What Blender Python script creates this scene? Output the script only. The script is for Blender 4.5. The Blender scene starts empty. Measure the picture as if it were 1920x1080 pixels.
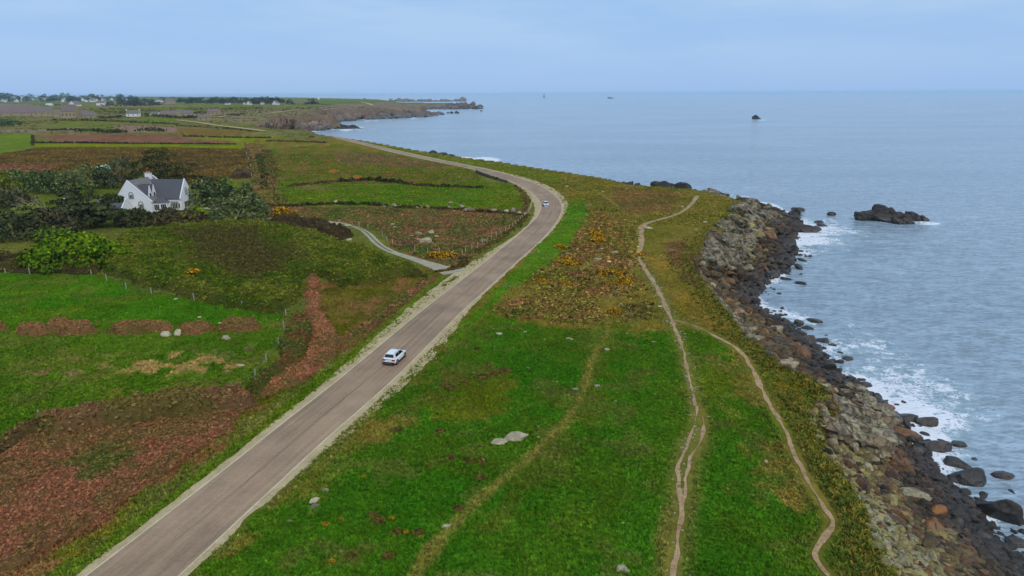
import bpy, bmesh, math, random
import numpy as np
from mathutils import Vector, Matrix
random.seed(7)
RNG = np.random.default_rng(11)
SC = bpy.context.scene
COL = SC.collection

# ---------------------------------------------------------------- camera
HC = 45.0                      # drone height above the sea
FPX = 1280.0                   # focal length in pixels of the 1920 wide photo
PITCH = math.atan((540 - 174.9) / FPX)
ROLL = 0.0054
_f = np.array([0, math.cos(PITCH), -math.sin(PITCH)])
_u0 = np.array([0, math.sin(PITCH), math.cos(PITCH)])
_r0 = np.array([1.0, 0, 0])
_r = _r0 * math.cos(ROLL) - _u0 * math.sin(ROLL)
_u = _u0 * math.cos(ROLL) + _r0 * math.sin(ROLL)
cam_d = bpy.data.cameras.new('camera')
cam_d.sensor_width = 36.0
cam_d.lens = FPX / 1920 * 36
cam_d.clip_start = 0.5
cam_d.clip_end = 90000
cam = bpy.data.objects.new('camera', cam_d)
COL.objects.link(cam)
M = Matrix.Identity(4)
for i in range(3):
    M[i][0] = _r[i]; M[i][1] = _u[i]; M[i][2] = -_f[i]
M[2][3] = HC
cam.matrix_world = M
SC.camera = cam

# ---------------------------------------------------------------- light
SUN_EL, SUN_AZ = 48.0, 150.0       # azimuth: degrees clockwise from +Y
w = bpy.data.worlds.new('World'); SC.world = w; w.use_nodes = True
nt = w.node_tree; nt.nodes.clear()
out = nt.nodes.new('ShaderNodeOutputWorld'); bg = nt.nodes.new('ShaderNodeBackground')
sky = nt.nodes.new('ShaderNodeTexSky'); sky.sky_type = 'NISHITA'; sky.sun_disc = False
sky.sun_elevation = math.radians(SUN_EL); sky.sun_rotation = math.radians(SUN_AZ)
sky.air_density = 1.0; sky.dust_density = 1.0; sky.ozone_density = 1.0
SKY_STRENGTH = 0.12
bg.inputs['Strength'].default_value = SKY_STRENGTH
tc = nt.nodes.new('ShaderNodeTexCoord'); sep = nt.nodes.new('ShaderNodeSeparateXYZ')
nt.links.new(tc.outputs['Generated'], sep.inputs[0])
# thin overcast sheet: a pale blue layer, a little whiter with height, drifting streaks
ramp = nt.nodes.new('ShaderNodeValToRGB')
e = ramp.color_ramp.elements
k = 1.0 / SKY_STRENGTH
def skyc(r, g, b):
    return (r * k, g * k, b * k, 1)
e[0].position = 0.0; e[0].color = skyc(0.34, 0.54, 0.89)
e[1].position = 1.0; e[1].color = skyc(0.45, 0.60, 0.83)
x = e.new(0.06); x.color = skyc(0.335, 0.54, 0.885)
x = e.new(0.16); x.color = skyc(0.32, 0.54, 0.865)
x = e.new(0.40); x.color = skyc(0.40, 0.59, 0.86)
nt.links.new(sep.outputs['Z'], ramp.inputs[0])
mp = nt.nodes.new('ShaderNodeMapping'); mp.inputs['Scale'].default_value = (1.2, 1.2, 7.0)
mp.inputs['Rotation'].default_value = (0.0, 0.16, 0.0)
nt.links.new(tc.outputs['Generated'], mp.inputs[0])
cn = nt.nodes.new('ShaderNodeTexNoise'); cn.inputs['Scale'].default_value = 2.6; cn.inputs['Detail'].default_value = 5
cn.inputs['Roughness'].default_value = 0.5
nt.links.new(mp.outputs[0], cn.inputs['Vector'])
cr = nt.nodes.new('ShaderNodeMapRange'); cr.inputs[1].default_value = 0.42; cr.inputs[2].default_value = 0.60
nt.links.new(cn.outputs['Fac'], cr.inputs[0])
# clouds thin out towards the horizon
ch = nt.nodes.new('ShaderNodeMapRange'); ch.inputs[1].default_value = 0.0; ch.inputs[2].default_value = 0.16; ch.inputs[4].default_value = 0.95
nt.links.new(sep.outputs['Z'], ch.inputs[0])
cm = nt.nodes.new('ShaderNodeMath'); cm.operation = 'MULTIPLY'
nt.links.new(cr.outputs[0], cm.inputs[0]); nt.links.new(ch.outputs[0], cm.inputs[1])
mixc = nt.nodes.new('ShaderNodeMix'); mixc.data_type = 'RGBA'
nt.links.new(cm.outputs[0], mixc.inputs['Factor']); nt.links.new(ramp.outputs[0], mixc.inputs['A'])
mixc.inputs['B'].default_value = skyc(0.455, 0.635, 0.885)
mixs = nt.nodes.new('ShaderNodeMix'); mixs.data_type = 'RGBA'; mixs.inputs['Factor'].default_value = 0.9
nt.links.new(sky.outputs[0], mixs.inputs['A']); nt.links.new(mixc.outputs['Result'], mixs.inputs['B'])
nt.links.new(mixs.outputs['Result'], bg.inputs['Color']); nt.links.new(bg.outputs[0], out.inputs['Surface'])

sl = bpy.data.lights.new('sun', 'SUN'); sl.energy = 1.6; sl.angle = math.radians(14); sl.color = (1.0, 0.90, 0.77)
sun = bpy.data.objects.new('sun', sl); COL.objects.link(sun)
_az = math.radians(SUN_AZ); _el = math.radians(SUN_EL)
sd_ = Vector((math.sin(_az) * math.cos(_el), math.cos(_az) * math.cos(_el), math.sin(_el)))
sun.rotation_euler = (-sd_).to_track_quat('-Z', 'Y').to_euler()
sun.location = (0, 0, 200)
SC.view_settings.view_transform = 'Standard'; SC.view_settings.look = 'None'
SC.view_settings.exposure = 0.0; SC.view_settings.gamma = 1.0; SC.view_settings.use_curve_mapping = False
SC.cycles.use_denoising = True
SC.cycles.max_bounces = 6; SC.cycles.diffuse_bounces = 2; SC.cycles.glossy_bounces = 2
SC.cycles.transmission_bounces = 4; SC.cycles.transparent_max_bounces = 6; SC.cycles.volume_bounces = 2

# ---------------------------------------------------------------- small numeric tools
def lin(c):
    c = np.asarray(c, float) / 255.0
    return np.where(c <= 0.04045, c / 12.92, ((c + 0.055) / 1.055) ** 2.4)
HAZE = 0.00005
KLIGHT = np.array([0.84, 0.86, 1.22])     # rough irradiance of this sky, to turn a seen colour into an albedo
def A(r, g, b):
    return np.clip(lin((r, g, b)) / KLIGHT, 0.0012, 0.85)
def rgba(c):
    return (float(c[0]), float(c[1]), float(c[2]), 1.0)
def sm(a, b, x):
    t = np.clip((x - a) / (b - a), 0, 1)
    return t * t * (3 - 2 * t)
def _h(ix, iy, s):
    h = (ix.astype(np.int64) * 374761393 + iy.astype(np.int64) * 668265263 + s * 2147483647) & 0xffffffff
    h = ((h ^ (h >> 13)) * 1274126177) & 0xffffffff
    h = (h ^ (h >> 16)) * 2246822519 & 0xffffffff
    return ((h ^ (h >> 15)) & 0xffffff) / float(0xffffff)
def vn(x, y, s=0):
    x = np.asarray(x, float); y = np.asarray(y, float)
    ix = np.floor(x); iy = np.floor(y); fx = x - ix; fy = y - iy
    ux = fx * fx * fx * (fx * (fx * 6 - 15) + 10); uy = fy * fy * fy * (fy * (fy * 6 - 15) + 10)
    a = _h(ix, iy, s); b = _h(ix + 1, iy, s); c = _h(ix, iy + 1, s); d = _h(ix + 1, iy + 1, s)
    return (a + (b - a) * ux) * (1 - uy) + (c + (d - c) * ux) * uy
def fbm(x, y, o=4, s=0):
    v = 0; a = 0.5; t = 0
    for i in range(o):
        v = v + a * vn(x + 17.3 * i, y - 9.1 * i, s + i); t += a
        a *= 0.5; x = x * 2.03; y = y * 2.03
    return v / t

# ---------------------------------------------------------------- terrain height and back-projection
def hb(x, y):
    x = np.asarray(x, float); y = np.asarray(y, float)
    z = 9.0 + 9.0 * sm(300, 800, y)
    z = z + (fbm(x / 90.0, y / 90.0, 2, 3) - 0.5) * 1.0 * (1 - 0.5 * sm(300, 800, y))
    z = z - 9.0 * sm(-.20, -.145, x / np.maximum(y, 1)) * sm(1250, 1600, y)
    z = z + 18 * np.exp(-(((x + 3250) / 1100) ** 2 + ((y - 5600) / 900) ** 2))
    return z
def ray(px, py):
    a = (np.asarray(px, float) - 960) / FPX; b = (540 - np.asarray(py, float)) / FPX
    return _f[None, :] + a[:, None] * _r[None, :] + b[:, None] * _u[None, :]
def sea_pt(p, z=0.0):
    p = np.atleast_2d(np.asarray(p, float)); d = ray(p[:, 0], p[:, 1])
    t = (HC - z) / np.maximum(-d[:, 2], 1e-4)
    return np.stack([d[:, 0] * t, d[:, 1] * t], 1)
def land_pt(p):
    p = np.atleast_2d(np.asarray(p, float)); d = ray(p[:, 0], p[:, 1])
    z = np.full(len(p), 9.0)
    for _ in range(25):
        t = (HC - z) / np.maximum(-d[:, 2], 1e-4)
        z = 0.5 * z + 0.5 * hb(d[:, 0] * t, d[:, 1] * t)
    return np.stack([d[:, 0] * t, d[:, 1] * t], 1)
def project(P):
    P = np.atleast_2d(np.asarray(P, float)) - np.array([0, 0, HC])
    dz = P @ _f
    return np.stack([960 + FPX * (P @ _r) / dz, 540 - FPX * (P @ _u) / dz, dz], 1)
def mpp(x, y):              # metres per photo pixel at a ground point
    return np.hypot(np.hypot(x, y), 36) / FPX

def seg_dist(P, poly, closed=True):
    n = len(poly); d2 = np.full(len(P), 1e18)
    for i in range(n if closed else n - 1):
        a = poly[i]; b = poly[(i + 1) % n]; ab = b - a; L = max(float(ab @ ab), 1e-9)
        t = np.clip(((P[:, 0] - a[0]) * ab[0] + (P[:, 1] - a[1]) * ab[1]) / L, 0, 1)
        dx = P[:, 0] - (a[0] + t * ab[0]); dy = P[:, 1] - (a[1] + t * ab[1])
        np.minimum(d2, dx * dx + dy * dy, out=d2)
    return np.sqrt(d2)
def inside(P, poly):
    c = np.zeros(len(P), bool); n = len(poly); X = P[:, 0]; Y = P[:, 1]
    for i in range(n):
        x1, y1 = poly[i]; x2, y2 = poly[(i + 1) % n]
        if y1 == y2: continue
        m = ((y1 > Y) != (y2 > Y)) & (X < (x2 - x1) * (Y - y1) / (y2 - y1) + x1)
        c ^= m
    return c
def sdf(P, poly):           # positive inside
    return seg_dist(P, poly) * np.where(inside(P, poly), 1, -1)
def smooth_line(p, step, it=2):
    p = np.asarray(p, float)
    for _ in range(it):
        q = [p[0]]
        for i in range(len(p) - 1):
            q.append(p[i] * 0.75 + p[i + 1] * 0.25); q.append(p[i] * 0.25 + p[i + 1] * 0.75)
        q.append(p[-1]); p = np.array(q)
    s = np.r_[0, np.cumsum(np.hypot(*np.diff(p, axis=0).T))]
    m = max(2, int(s[-1] / step) + 1); t = np.linspace(0, s[-1], m)
    return np.stack([np.interp(t, s, p[:, k]) for k in range(p.shape[1])], 1)

# coast: grass edge (top of the low cliff) and waterline, as seen in the photograph, laid on the ground
EDGE_PX = [(1667,1080),(1640,1030),(1635,997),(1590,917),(1560,877),(1540,833),(1522,802),(1513,778),(1522,764),
           (1545,752),(1553,736),(1542,722),(1500,702),(1460,685),(1420,650),(1387,620),(1350,572),(1325,540),(1305,515),(1288,494),
           (1290,478),(1303,462),(1318,447),(1340,432),(1354,427),(1376,412),(1388,390),(1386,376),(1350,366),(1315,357),(1295,354),
           (1240,350),(1180,346),(1130,333),(1060,322),(1000,313),(920,300),(850,292),(760,277),(700,266),(640,257),(600,252)]
WATER_PX = [(1915,1052),(1862,1022),(1838,960),(1775,908),(1748,882),(1722,832),(1690,790),(1640,750),(1600,727),(1568,702),(1545,668),
            (1520,642),(1490,616),(1460,600),(1430,582),(1412,565),(1432,537),(1478,507),(1492,482),(1480,456),(1508,426),(1490,402),
            (1452,386),(1422,378),(1396,369)]
FARW_PX = [(556,244.5),(599,245.7),(618,241.5),(640,241.5),(675,241.5),(672,237),(640,233),(618,231),(640,227.3),(670,224.5),(709,223),
           (739,220.5),(801,218.6),(831,213.6),(815,209),(790,206.5),(824,204.4),(904,203.7),(903,199),(850,196.5),(760,195.5),(730,192.5),
           (640,189),(560,187),(480,185.2)]
E0 = land_pt(EDGE_PX)
ES = np.vstack([[[27.5, -60], [27.5, 20]], E0])
EDGE = np.vstack([ES, [[-700, 1500], [-9000, 9000], [-9000, -60]]])
W1 = sea_pt(WATER_PX)
hid = E0[30:]
tg = np.gradient(hid, axis=0); nn = np.stack([tg[:, 1], -tg[:, 0]], 1); nn /= np.linalg.norm(nn, axis=1)[:, None]
W2 = hid + nn * 15
W2 = np.vstack([W2[:-1], W2[-1:] + np.array([[0, 60]])])
W3 = sea_pt(FARW_PX)
WATER = np.vstack([[[52, -60], [52, 25]], W1, W2, W3, [[-4200, 10500], [-14000, 13000], [-14000, -60]]])

def shape(P):
    """height without small bumps, masks: inside land, on the beach, distance seaward from the waterline, distance to the grass edge"""
    h = hb(P[:, 0], P[:, 1])
    dW = sdf(P, WATER)
    near = P[:, 1] < 620
    dE = np.full(len(P), 1e3)
    bb = near & (P[:, 0] > -330)
    dE[bb] = sdf(P[bb], EDGE)
    land_n = dE >= 0
    a = np.maximum(-dE, 0); b = np.maximum(dW, 0)
    t = a / np.maximum(a + b, 1e-6)
    # a steep soil edge, then the boulder slope
    prof = np.where(a < 1.6, 1 - 0.34 * sm(0, 1.6, a), 0.66 * (1 - t) ** 1.15 + 0.0)
    prof = np.minimum(prof, 1 - 0.34 * sm(0, 1.6, a))
    zb = h * prof
    zn = np.where(land_n, h, zb)
    zf = np.where(dW > 0, np.maximum(h * sm(14, 42, dW), .3), 0)
    z = np.where(near, zn, zf)
    z = np.where(dW < 0, np.maximum(-2.5, dW * 0.12), z)
    isl = np.where(near, land_n & (dW > 0), dW > 44)
    beach = (~isl) & (dW >= 0)
    return z, isl, beach, dW, dE
def zat(x, y):
    z, *_ = shape(np.array([[x, y]], float)); return float(z[0])
def gpt(px, py):
    p = land_pt([(px, py)])[0]
    return Vector((p[0], p[1], float(hb(p[:1], p[1:2])[0])))

# ---------------------------------------------------------------- roads and paths: centre lines with widths
RL = [(80,1142),(160,1080),(203,1050),(283,987),(373,917),(433,872),(503,813),(570,763),(633,713),(700,657),(773,597),(820,560),(867,523),(887,509),
      (943,463),(980,433),(1008,407),(1017,388),(1007,370),(980,350),(947,337),(907,323),(857,310),(780,295.5),(713,279.5),(647,262),(621,256.5)]
RR = [(270,1142),(337,1080),(370,1050),(427,993),(473,953),(527,903),(583,850),(633,803),(713,737),(773,680),(827,624),(870,580),(910,547),(947,511),
      (987,477),(1027,440),(1043,418),(1053,400),(1055,384),(1043,367),(1017,348),(980,335),(933,322),(880,311),(813,298.2),(747,283),(680,267.5),(632,256.5)]
Lw = smooth_line(land_pt(RL), 0.8); Rw = smooth_line(land_pt(RR), 0.8)
def pair(Lp, Rp):
    C = []; W = []
    for p in Lp:
        d = np.hypot(*(Rp - p).T); j = int(np.argmin(d)); C.append((p + Rp[j]) / 2); W.append(d[j])
    C = np.array(C); W = np.array(W)
    ker = np.ones(15) / 15
    for kk in range(2):
        C[:, kk] = np.convolve(np.pad(C[:, kk], 7, 'edge'), ker, 'valid')
    W = np.convolve(np.pad(W, 15, 'edge'), np.ones(31) / 31, 'valid')
    return C, W
RC, RW = pair(Lw, Rw)
RW = np.clip(RW, 5.4, 7.4)
DRIVE_L = [(843,522),(820,511),(797,500),(753,483),(723,473),(697,458),(683,440),(672,431),(655,424)]
DRIVE_R = [(872,503),(845,500),(822,494),(767,479),(730,467),(711,450),(697,436),(682,428),(660,423)]
PATHS = [([(1308,367),(1297,383),(1280,398),(1253,408),(1213,418),(1200,427),(1202,447),(1203,463),(1193,477),(1207,500),(1227,530),(1243,563),(1258,598),(1271,630),(1281,655),(1293,707),
           (1304,757),(1306,790),(1290,827),(1271,877),(1270,907),(1277,950),(1276,985),(1267,1030),(1263,1060),(1262,1100),(1258,1160)],
          [1.4,1.4,1.3,1.1,1.1,1.4,1.4,1.4,1.8,1.5,1.3,1.2,1.1,1.0,.9,.78,.74,.70,.62,.5,.5,.34,.26,.24,.26,.3,.3]),
         ([(1264,600),(1300,610),(1325,622),(1360,640),(1393,664),(1411,692),(1427,727),(1450,770),(1477,817),(1497,870),(1523,917),(1553,960),(1560,980),(1550,1003),(1527,1033),(1533,1052),(1557,1080),(1600,1130)],
          [.3,.4,.6,.65,.65,.6,.6,.56,.54,.5,.46,.44,.42,.4,.38,.4,.4,.4]),
         ([(1305,757),(1316,772),(1320,800),(1312,832),(1299,850),(1288,880),(1285,915),(1282,960)],[.1,.15,.2,.3,.3,.15,.25,.05])]
TROD = [([(1142,557),(1140,600),(1142,622),(1120,653),(1104,693),(1091,745),(1068,785),(1017,833),(973,876),(920,918),(885,953),(832,1006),(797,1045),(770,1100)], .6),
        ([(1146,560),(1180,556),(1205,545),(1224,532)], 1.0), ([(1100,500),(1118,488),(1128,476)], 1.2),
        ([(1313,757),(1320,800),(1312,835),(1290,880),(1294,915)], 0.5), ([(1262,960),(1258,1000),(1252,1080)], 0.9), ([(1068,338),(1110,352),(1140,372),(1160,390)], .7)]
FAR_ROADS = [([(330,225.5),(362,229),(400,235),(445,240),(498,246.5)], 5), ([(406,220.5),(432,216.5),(452,213.5)], 6), ([(506,212.5),(535,209),(566,205.5)], 7), ([(604,206.5),(625,204),(648,202)], 7), ([(676,191.5),(690,194),(699,198)], 10)]
road_lines = [(RC, 5.2)]
PL = [(smooth_line(land_pt(p), 0.4), w_) for p, w_ in PATHS]
TL = [(smooth_line(land_pt(p), 0.6), w_) for p, w_ in TROD]
DC, DW = pair(smooth_line(land_pt(DRIVE_L), 0.5), smooth_line(land_pt(DRIVE_R), 0.5))
def coarse(line, n=70):
    i = np.unique(np.linspace(0, len(line) - 1, n).astype(int)); return line[i]
RCc = coarse(RC, 90); DCc = coarse(DC, 30); PLc = [coarse(l, 60) for l, _ in PL]; TLc = [coarse(l, 50) for l, _ in TL]

# ---------------------------------------------------------------- ground zones (photo polygons laid on the ground)
Z = {}
def zone(*a): ZONES.append(a)
ZONES = []
# (object name, colour a, colour b, polygon in photo pixels, feather metres, bump amplitude)
zone('far_fields', A(108,106,68), A(89,95,57), [(-900,300),(-900,178),(700,178),(1100,320),(600,262),(480,262),(0,262)], 10, .2)
zone('far_fields', A(118,106,106), A(106,95,86), [(690,189.5),(860,196),(850,212),(640,214),(560,210),(600,200)], 10, .2)
zone('far_fields', A(79,100,47), A(88,104,43), [(600,187),(720,190.5),(695,194),(560,195)], 8, .2)
zone('far_fields', A(82,99,64), A(97,102,67), [(-100,182),(560,184),(560,196),(-100,196)], 20, .2)
zone('far_fields', A(130,106,110), A(124,100,110), [(-100,195.5),(60,195.5),(62,201),(-100,202)], 6, .1)
zone('far_fields', A(77,100,42), A(96,104,46), [(330,190.5),(420,190),(470,194),(330,196)], 6, .1)
zone('far_fields', A(126,102,110), A(114,99,92), [(180,198.5),(340,197.5),(350,200.5),(190,201)], 5, .1)
zone('far_fields', A(100,106,43), A(90,96,37), [(160,201),(470,199),(480,206),(170,207)], 8, .1)
zone('far_fields', A(106,106,68), A(118,106,100), [(380,207),(620,205),(560,225),(470,232),(400,226)], 8, .2)
zone('far_fields', A(89,95,61), A(106,93,92), [(560,214),(640,213),(740,216),(660,224),(600,232)], 6, .3)
zone('far_fields', A(50,90,64), A(56,78,37), [(-60,222),(40,226),(30,233),(-60,234)], 5, .1)
zone('far_fields', A(85,103,36), A(96,108,39), [(105,232),(160,227),(156,236),(100,237)], 4, .1)
zone('far_fields', A(83,100,35), A(94,104,37), [(166,230),(222,232),(222,237),(168,237)], 4, .1)
zone('far_fields', A(79,109,33), A(88,113,37), [(258,222.5),(325,221.5),(333,228),(270,229.5)], 4, .1)
zone('far_fields', A(133,106,110), A(116,99,98), [(215,236),(285,236),(380,243),(330,248),(230,248)], 4, .2)
zone('far_fields', A(135,110,110), A(114,102,98), [(-60,242),(100,243),(145,239),(140,247),(-60,249)], 4, .2)
zone('heath', A(96,92,41), A(112,84,52), [(330,240),(480,248),(420,255),(330,250)], 4, .3)
zone('pasture', A(89,106,39), A(92,112,36), [(-80,250),(58,250),(62,272),(30,285),(-80,300)], 3, .1)
zone('pasture', A(104,110,25), A(104,118,41), [(350,256),(500,255),(560,262),(480,267),(370,264)], 4, .2)
zone('ploughed_field', A(120,88,78), A(106,76,66), [(62,252.5),(200,251),(325,252),(365,260),(440,266),(440,269),(110,266.5)], 2.0, .15)
zone('pasture', A(106,115,22), A(95,108,19), [(62,268.5),(200,269.5),(462,271),(456,280),(300,277),(66,277)], 1.5, .1)
zone('heath', A(84,70,46), A(104,88,48), [(-80,300),(30,286),(70,278),(250,277),(456,281),(474,335),(300,345),(-80,330)], 2.5, .45)
zone('heath', A(118,84,68), A(104,76,58), [(-80,312),(90,312),(80,326),(-80,326)], 3, .3)
zone('heath', A(112,82,66), A(100,76,52), [(5,292),(75,284),(110,290),(60,302),(0,305)], 3, .3)
zone('heath', A(84,88,35), A(108,88,62), [(456,268),(505,268),(520,330),(525,400),(470,395),(474,335)], 2.5, .4)
zone('rough_field', A(112,106,50), A(98,99,41), [(476,262),(620,258),(760,285),(640,281),(500,280)], 4, .25)
zone('rough_field', A(84,90,27), A(88,94,40), [(500,279),(640,270),(780,300),(905,325),(900,342),(700,345),(560,348),(512,332)], 3, .25)
zone('rough_field', A(100,83,67), A(92,88,43), [(620,282),(730,290),(860,312),(760,314),(640,306)], 3, .3)
zone('pasture', A(69,102,23), A(84,100,22), [(520,340),(700,348),(900,338),(958,346),(985,372),(985,388),(940,392),(760,386),(560,385),(520,372)], 2.5, .12)
zone('pasture', A(104,92,60), A(84,96,36), [(548,346),(640,350),(620,358),(550,356)], 3, .15)
zone('rough_field', A(78,87,41), A(108,80,66), [(500,388),(760,388),(990,394),(992,402),(870,496),(800,498),(738,462),(705,430),(640,416),(500,405)], 1.5, .35)
zone('rough_field', A(92,80,62), A(84,72,56), [(726,448),(782,448),(775,464),(740,462)], 1.5, .15)
# left of the road, near
zone('rough_grass', A(80,88,30), A(98,94,36), [(-400,1200),(-50,1130),(120,1060),(480,790),(600,690),(840,512),(800,500),(560,600),(330,800),(-100,1060)], 2, .3)
zone('rough_grass', A(80,83,18), A(96,82,46), [(560,530),(700,520),(835,508),(700,620),(600,690),(470,790),(430,770),(530,700),(600,610)], 1.5, .35)
zone('roadside_grass', A(75,98,15), A(84,104,32), [(-100,1180),(170,1040),(420,850),(560,735),(690,628),(830,520),(842,520),(700,650),(560,768),(420,880),(150,1080)], .7, .15)
zone('bracken_bed', A(116,70,60), A(90,64,44), [(-500,1300),(-300,950),(-20,868),(60,800),(220,775),(400,755),(460,738),(480,760),(440,800),(250,940),(60,1060),(-20,1100)], 1.2, .4)
zone('bracken_bed', A(124,78,66), A(98,72,50), [(580,512),(598,520),(606,600),(640,640),(610,690),(520,735),(470,745),(560,690),(575,620)], 1.0, .3)
zone('bracken_bed', A(112,74,62), A(84,84,35), [(620,640),(800,520),(815,512),(760,570),(640,670)], 1.2, .3)
zone('pasture', A(56,102,16), A(71,98,19), [(-300,508),(0,511),(180,513),(300,548),(430,577),(535,590),(530,604),(490,612),(0,620),(-300,622)], .6, .12)
zone('pasture', A(65,95,19), A(84,104,32), [(-300,622),(0,618),(500,610),(533,612),(530,660),(478,728),(400,748),(220,768),(70,795),(0,846),(-200,930)], .6, .18)
zone('garden_lawn', A(88,98,35), A(76,92,32), [(90,352),(260,346),(300,372),(380,384),(420,392),(400,412),(250,412),(100,410),(60,390)], 1.5, .15)
# right of the road
zone('clifftop_grass', A(110,102,48), A(96,92,36), [(600,248),(760,278),(1000,316),(1130,335),(1300,352),(1420,372),(1420,430),(1300,520),(1420,660),(1600,780),(1720,1100),(1760,1300),(400,1300),(360,1080),(640,830),(860,600),(1050,410),(1040,360),(900,312),(640,256)], 1.0, .28)
zone('clifftop_grass', A(96,104,35), A(86,98,33), [(630,257),(760,280),(1000,318),(1060,330),(1040,345),(900,314),(680,268)], 3, .2)
zone('clifftop_grass', A(112,88,56), A(96,84,48), [(1150,350),(1290,362),(1260,395),(1180,405),(1130,380)], 4, .3)
zone('heath', A(104,84,50), A(104,100,44), [(1080,380),(1140,390),(1190,430),(1190,470),(1210,510),(1200,550),(1140,560),(1100,575),(990,560),(985,520),(1040,470),(1080,430)], 5, .4)
zone('heath', A(84,84,35), A(104,84,50), [(960,548),(1130,560),(1140,600),(1100,620),(950,600),(920,580)], 4, .3)
zone('heath', A(86,78,44), A(98,88,48), [(1150,572),(1225,568),(1235,600),(1160,606)], 1.2, .35)
zone('clifftop_grass', A(52,98,17), A(67,95,21), [(780,720),(860,640),(920,590),(1000,598),(1100,622),(1150,612),(1250,606),(1330,622),(1390,668),(1415,720),(1450,790),(1490,880),(1550,985),(1530,1030),(1580,1110),(1700,1400),(300,1400),(380,1060),(640,830)], 5.5, .16)
zone('clifftop_grass', A(80,98,19), A(88,106,36), [(1330,670),(1380,690),(1400,730),(1360,770),(1310,740),(1300,690)], 2.5, .12)
zone('clifftop_grass', A(78,95,24), A(82,98,36), [(1100,620),(1160,612),(1150,700),(1120,790),(1060,860),(960,960),(900,1000),(1000,850),(1080,760)], 2.5, .12)
zone('clifftop_grass', A(82,93,20), A(84,90,36), [(840,700),(980,690),(1000,760),(900,800),(780,800)], 3, .16)
zone('clifftop_grass', A(71,112,27), A(80,106,25), [(1062,380),(1092,372),(1105,400),(1060,470),(980,530),(900,600),(830,660),(860,610),(950,520),(1040,430),(1058,408)], 1.0, .25)
zone('clifftop_grass', A(120,104,44), A(104,96,42), [(1215,480),(1290,496),(1330,545),(1355,575),(1392,622),(1425,652),(1470,690),(1545,722),(1552,740),(1500,740),(1430,675),(1380,640),(1300,600),(1265,580),(1240,530)], 1.2, .3)
zone('clifftop_grass', A(112,98,44), A(84,95,19), [(1470,700),(1550,730),(1515,776),(1545,836),(1595,918),(1640,1000),(1650,1050),(1680,1100),(1640,1100),(1580,1000),(1540,920),(1490,800),(1450,740)], .9, .25)
zone('clifftop_grass', A(104,76,56), A(92,78,48), [(1240,455),(1285,450),(1290,478),(1288,496),(1320,540),(1300,540),(1255,490)], 1.5, .3)
ZW = [(n, a, b, land_pt([(px, max(py, 181.5)) for px, py in poly]) if True else None, f, am) for n, a, b, poly, f, am in ZONES]
NAMES = ['ground', 'beach', 'sea_bed', 'trodden_path', 'soil_bank'] + sorted({z[0] for z in ZW})
NID = {n: i for i, n in enumerate(NAMES)}

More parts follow.
